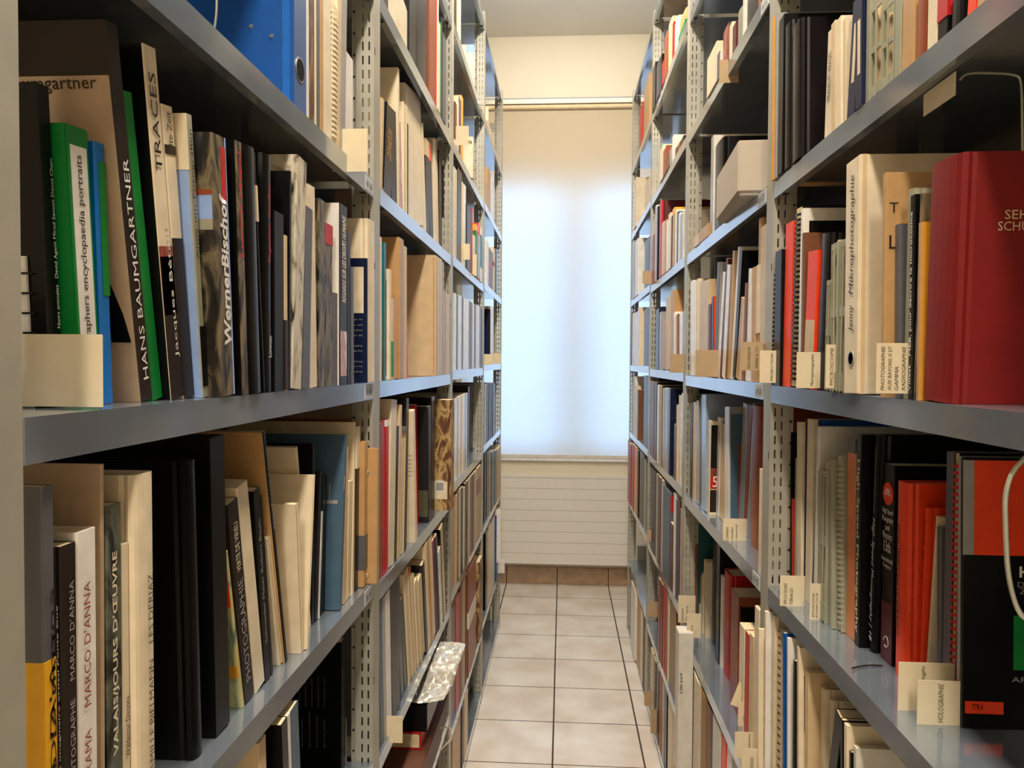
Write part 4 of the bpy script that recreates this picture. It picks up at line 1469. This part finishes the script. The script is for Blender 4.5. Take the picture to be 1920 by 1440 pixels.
# ================================================================ guide cards standing out between the books
CARD_SHADED = mat((172, 146, 112), .8, var=.08)  # tan card tone, darkened to stand for the shade in the right rack
def card(side, xi, xo, yt, yb, lines=(), lab='', zk=None, Y=None, tilt=0, inset=.012, m=CARD):
    s = -1 if side == 'L' else 1; A = AL if side == 'L' else BR
    ym = (yt+yb)/2
    if Y is None: Y = deck(xi, yb, LEV[zk[0]][zk[1]]).y if zk else on_x(xi, ym, s*(A+inset)).y
    q0 = on_y(xi, yb, Y); q1 = on_y(xo, yt, Y)
    z0, z1 = q0.z, q1.z
    r = tag(empty('guide_card', (q1.x, Y, z0)), lab, 'card', 'guide cards between the books')
    wv = abs(q0.x-q1.x)
    bm = bmesh.new(); box(bm, 0, s*(wv+.012), 0, .0005, 0, z1-z0); mesh_obj('card_sheet', bm, m, r)
    if tilt: r.rotation_euler = (0, tilt, 0)
    xs = q1.x; n = len(lines)
    for k, t in enumerate(lines):
        cw_ = wv/(n+1); x = min(0, s*wv) + cw_*(k+1)
        text(t, (x + cw_*.2, -.0004, (z1-z0)*.06), (0, 0, 1), (-1, 0, 0), (z1-z0)*min(.88, .1+.075*len(t)), min(.006, cw_*.55), mat((90, 84, 60), .8), r, name='handwriting', shear=.2)
    return r
card('L', 62, 192, 627, 762, (), 'large blank cream card in front of the green slipcase, near left', Y=.583)
card('L', 637, 689, 241, 322, (), 'blank cream card below the white box, first left bay above eye level')
card('L', 719, 755, 1343, 1392, (), 'blank buff card low in the second left bay')
card('L', 851, 879, 236, 272, (), 'blank beige card in the upper third left bay')
card('L', 864, 881, 457, 487, (), 'small buff card in the third left bay, upper of two')
card('L', 881, 894, 477, 517, (), 'small buff card in the third left bay, lower of two')
card('L', 909, 924, 664, 684, (), 'beige card at eye level in the window-end left bay')
card('L', 925, 940, 662, 682, (), 'beige card beside the last left upright at eye level')
card('L', 909, 916, 201, 226, (), 'beige card beside the fourth left upright near the top')
card('R', 1549, 1494, 660, 728, ('Macrophotographie',), 'card handwritten Macrophotographie, right eye-level shelf')
card('R', 1583, 1549, 646, 728, ('MICROSCOPIE', 'MICROPHOTOGRAPHIE'), 'card handwritten Microscopie, beside the thick cream file box')
card('R', 1707, 1644, 643, 738, ('PHOTOGRAPHIE', 'AUX RAYONS X ET', 'GAMMA', 'RADIOGRAPHIE'), 'card with four handwritten lines beside the red cloth book')
card('R', 1468, 1425, 657, 718, ('PROJECTION',), 'card handwritten Projection at the first right upright')
card('R', 1447, 1391, 641, 695, ('TECHNIQUE', 'ANNA & CO', 'TECHNOLOGIE'), 'buff card with three handwritten lines, right eye-level shelf', m=CARD_SHADED)
card('R', 1350, 1304, 656, 707, (), 'blank buff card in the second right bay at eye level', m=CARD_SHADED)
card('R', 1290, 1256, 664, 699, (), 'blank buff card in front of the second right upright at eye level', m=CARD_SHADED)
card('R', 1226, 1205, 508, 532, (), 'blank beige card beside the third right upright, above eye level', m=CARD_SHADED)
card('R', 1375, 1349, 112, 155, (), 'blank card in the second right bay, upper shelf', m=CARD_SHADED)
card('R', 1390, 1356, 972, 1014, ('CAMERA', 'etudes', 'objectif'), 'yellowed handwritten card below the slate folder, second right bay', zk=('R2',4))
card('R', 1495, 1463, 1079, 1137, ('PROCEDES', 'TIRAGE'), 'handwritten card at the near end of the low right shelf', zk=('R1',2))
card('R', 1538, 1519, 1094, 1162, ('ENSEIGNE', 'EXERCICE'), 'narrow handwritten card between white and grey volumes, low right', zk=('R1',2))
card('R', 1769, 1685, 1241, 1335, ('Bauer Funghi',), 'card handwritten in one line in front of the orange-red books', zk=('R1',2))
card('R', 1800, 1721, 1275, 1361, ('HOLOGRAPHIE',), 'card handwritten Holographie beside the black and red book', zk=('R1',2))
card('R', 1228, 1213, 993, 1016, (), 'brownish card on the third right upright below eye level', m=CARD_SHADED)
card('R', 1228, 1213, 1128, 1157, (), 'brownish card on the third right upright, low', m=CARD_SHADED)
card('R', 1296, 1272, 1116, 1168, ('notes', 'divers'), 'yellowed card low at the second right upright, upper one')
card('R', 1306, 1288, 1150, 1196, ('suite',), 'yellowed card low at the second right upright, lower one')
card('R', 1404, 1370, 1275, 1322, ('Photo',), 'tilted card low on the right, topmost of the run', tilt=.35)
card('R', 1408, 1384, 1316, 1362, ('ville',), 'card low on the right, second of the run')
card('R', 1428, 1378, 1372, 1424, ('Reproduction',), 'card low on the right, third of the run')
card('R', 1445, 1391, 1403, 1445, ('ESSAIS', 'tests'), 'card low on the right at the frame edge')
card('R', 1226, 1208, 1295, 1324, (), 'brown card on the lowest right shelf, upper of two', m=CARD_SHADED)
card('R', 1238, 1220, 1330, 1376, (), 'brown card on the lowest right shelf, lower of two', m=CARD_SHADED)

# ================================================================ single things
def wire(name, pts, r, lab):
    c = Vector(pts[0]); bm = bmesh.new(); tube(bm, [Vector(p)-c for p in pts], r, 8)
    o = mesh_obj(name, bm, mat((176, 176, 160), .3, metal=.5), loc=c)
    for p_ in o.data.polygons: p_.use_smooth = True
    return tag(o, lab, 'bookend', 'wire bookends hanging from the shelves')
def smooth(pts, n=4):
    pts = [Vector(p) for p in pts]
    for _ in range(n-1):
        q = [pts[0]]
        for a, b_ in zip(pts, pts[1:]): q += [a*.75+b_*.25, a*.25+b_*.75]
        q.append(pts[-1]); pts = q
    return pts
zA2 = LEV['L1'][6]-.034
Yw = .93; X_ = -.385
a = on_y(407, -120, Yw); a.z = zA2
wire('wire_bookend', smooth([(a.x, Yw, zA2), on_y(407, 0, Yw), on_y(404, 45, Yw), on_y(397, 72, Yw), on_y(380, 90, Yw), on_y(340, 100, Yw)]), .0016, 'white wire bookend against the blue file, upper left')
Yw = 1.02; zt = LEV['R1'][1]-.034
a = on_y(1886, 828, .74)
wire('wire_bookend', smooth([(a.x, .70, zt), on_y(1884, 900, .70), on_y(1886, 1010, .70), on_y(1890, 1080, .70), on_y(1905, 1140, .70), on_y(1925, 1165, .70), on_y(1990, 1180, .70), on_y(2060, 1185, .70)]), .0022, 'pale wire bookend loop in front of the black and red book')
zt = LEV['R1'][0]-.034; Yq = .86
wire('wire_bookend', smooth([on_y(1800, 150, Yq), on_y(1812, 137, Yq), on_y(1860, 137, Yq), on_y(1905, 140, Yq), on_y(1916, 150, Yq), on_y(1917, 260, Yq), on_y(1919, 420, Yq), on_y(1921, 560, Yq)]), .0014, 'wire bookend under the upper right shelf')
# clip card hanging under the upper right lip
p = on_x(1760, 178, BR+.012); bm = bmesh.new(); box(bm, 0, .0006, -.035, .035, -.012, .012)
tag(mesh_obj('label_card', bm, CARD, loc=p), 'small pale card clipped under the upper right shelf edge', 'card')
# big grey-white archive box jutting out over the right shelf
zb = LEV['R2'][2]+.0004; c0 = on_y(1394, 247, 1.62); bx = tag(empty('archive_box', (BR-.035, 1.605, zb), (0, 0, -.06)), 'large off-white archive box jutting out of the second right bay', 'box')
BM = mat((178, 165, 148), .7, var=.03); hb = .112
bm = bmesh.new(); rbox(bm, .004, .27, .004, .316, .0, hb*.9, 0, .002); mesh_obj('box_body', bm, mat((168, 158, 146), .7, var=.03), bx)
bm = bmesh.new(); rbox(bm, 0, .274, 0, .32, .008, hb, 0, .0025); mesh_obj('box_lid', bm, BM, bx)
for y_, z_ in ((.02, .02), (.02, .09), (.29, .02), (.29, .09)):
    bm = bmesh.new(); box(bm, -.0006, .0002, y_, y_+.002, z_, z_+.012); mesh_obj('staple', bm, CHROME, bx)
# low second-left-bay shelf: silver bag, red case, brown folders, strap
zl = LEV['L2'][6]
ztop = zl
for k, (xf, ya, yb_, hh) in enumerate(((-.352, 1.56, 2.27, .05), (-.343, 1.60, 2.30, .045), (-.334, 1.58, 2.29, .046))):
    bm = bmesh.new(); rbox(bm, -.25, 0, 0, yb_-ya, 0, hh-.001, 0, .003); rbox(bm, -.251, .0012, .004, yb_-ya-.004, hh*.35, hh-.0005, 0, .003)
    tag(mesh_obj('portfolio_box', bm, mat((96, 60, 44), .5, var=.2), loc=(xf, ya, ztop)), 'long flat brown portfolio box, %s of the stack low on the left' % ('bottom', 'middle', 'top')[k], 'box', 'stacked brown portfolio boxes')
    ztop += hh
rb = tag(empty('red_slipcase', (-.352, 1.93, ztop)), 'red slipcase lying flat with pale pages showing, low left', 'box')
bm = bmesh.new()
box(bm, -.2, 0, 0, .003, 0, .0001); box(bm, -.2, 0, 0, .24, 0, .003); box(bm, -.2, 0, 0, .24, .041, .044); box(bm, -.2, 0, .237, .24, 0, .044); box(bm, -.003, 0, .0, .237, .003, .041)
mesh_obj('case', bm, cmat('R'), rb)
bm = bmesh.new(); box(bm, -.19, -.005, .001, .23, .005, .039); mesh_obj('page_block', bm, PAGE, rb)
bm = bmesh.new(); rbox(bm, -.2, 0, 0, .33, 0, .070)
tag(mesh_obj('archive_box', bm, cmat('K'), loc=(-.338, 1.935, ztop+.0442)), 'black box lying on the red slipcase beneath the silver bag', 'box')
# silver bag: draped crumpled foil
Pq = [[(806, 1207, 2.27), (838, 1208, 2.28), (873, 1211, 2.29)], [(786, 1248, 2.15), (822, 1240, 2.16), (862, 1246, 2.17)],
      [(770, 1290, 2.03), (806, 1285, 2.04), (848, 1290, 2.06)], [(757, 1322, 1.92), (785, 1324, 1.93), (830, 1318, 1.95)]]
def bilerp(u, v):
    gu = u*3; i = min(2, int(gu)); fu = gu-i; gv = v*2; j = min(1, int(gv)); fv = gv-j
    g = lambda a, b_: on_y(*Pq[a][b_])
    return (g(i, j)*(1-fu)+g(i+1, j)*fu)*(1-fv) + (g(i, j+1)*(1-fu)+g(i+1, j+1)*fu)*fv
n = 28; bm = bmesh.new(); c0 = on_y(*Pq[1][1]); from_noise = __import__('mathutils').noise
gr = []
for sgn, off in ((1, 0), (-1, .016)):
    g = []
    for i in range(n+1):
        row = []
        for j in range(n+1):
            p = bilerp(i/n, j/n); e = math.sin(math.pi*i/n)*math.sin(math.pi*j/n)
            nn = (abs(from_noise.noise(p*19))-.25)*.034*(.25+e); rd = abs(from_noise.noise(p*48+Vector((3, 1, 2))))*2.4
            p = p - c0 + Vector((0, 0, .006)) + Vector((.5, -.5, .65)).normalized()*(sgn*(e**.5*.012) + nn + abs(rd)*.003)
            row.append(bm.verts.new(p))
        g.append(row)
    gr.append(g)
    for i in range(n):
        for j in range(n): bm.faces.new((g[i][j], g[i+1][j], g[i+1][j+1], g[i][j+1]))
bmesh.ops.remove_doubles(bm, verts=bm.verts[:], dist=.0004)
bag = mesh_obj('foil_bag', bm, mat((206, 200, 186), .22, metal=.45, var=.1, scale=12, spec=.8), loc=c0)
tag(bag, 'crumpled silver foil bag lying over the black box, low left', 'bag')
# strap loop
st = smooth([on_y(823, 1409, 2.06), on_y(835, 1398, 2.05), on_y(847, 1385, 2.05), on_y(848, 1372, 2.05), on_y(841, 1366, 2.08), Vector((-.333, 2.11, on_y(835, 1368, 2.11).z))], 4)
bm = bmesh.new(); c = st[0]; prev = None
for p in st:
    a_, b_ = bm.verts.new(p-c+Vector((0, 0, .004))), bm.verts.new(p-c+Vector((0, .012, -.004)))
    if prev: bm.faces.new((prev[0], a_, b_, prev[1]))
    prev = (a_, b_)
o_ = mesh_obj('strap', bm, cmat('C'), loc=c, recalc=False); md = o_.modifiers.new('t', 'SOLIDIFY'); md.thickness = .0015
tag(o_, 'cream ribbon strap looping out of the brown boxes, low left', 'strap')
# papers spilling from the last left bay
for k, (x, ya, yb_, Yp, w_, cc) in enumerate(((938, 955, 1055, 4.2, .05, 'W'), (946, 1050, 1075, 4.3, .045, 'W'))):
    p = on_y(x, yb_, Yp); q = on_y(x, ya, Yp); bm = bmesh.new(); rbox(bm, -w_, 0, 0, .006, 0, q.z-p.z)
    tag(mesh_obj('paper_sheaf', bm, cmat(cc), loc=p), '%s white paper sheaf sticking out of the window-end left bay' % ('tall', 'short')[k], 'papers', 'sheaves sticking out by the window')
# silver flat case lying on top of the low left board, dark cord on the right shelf
zz = LEV['R1'][2]; pts = [on_y(1575, 1264, 1.0)]
pts = smooth([deck(1655, 1248, zz+.002), deck(1632, 1247, zz+.003), deck(1612, 1249, zz+.003), deck(1598, 1253, zz+.003)] , 3)
bm = bmesh.new(); tube(bm, [p_-pts[0] for p_ in pts], .0012, 6)
tag(mesh_obj('dark_cord', bm, cmat('D'), loc=pts[0]), 'short dark brown cord lying on the lower right shelf edge', 'cord')
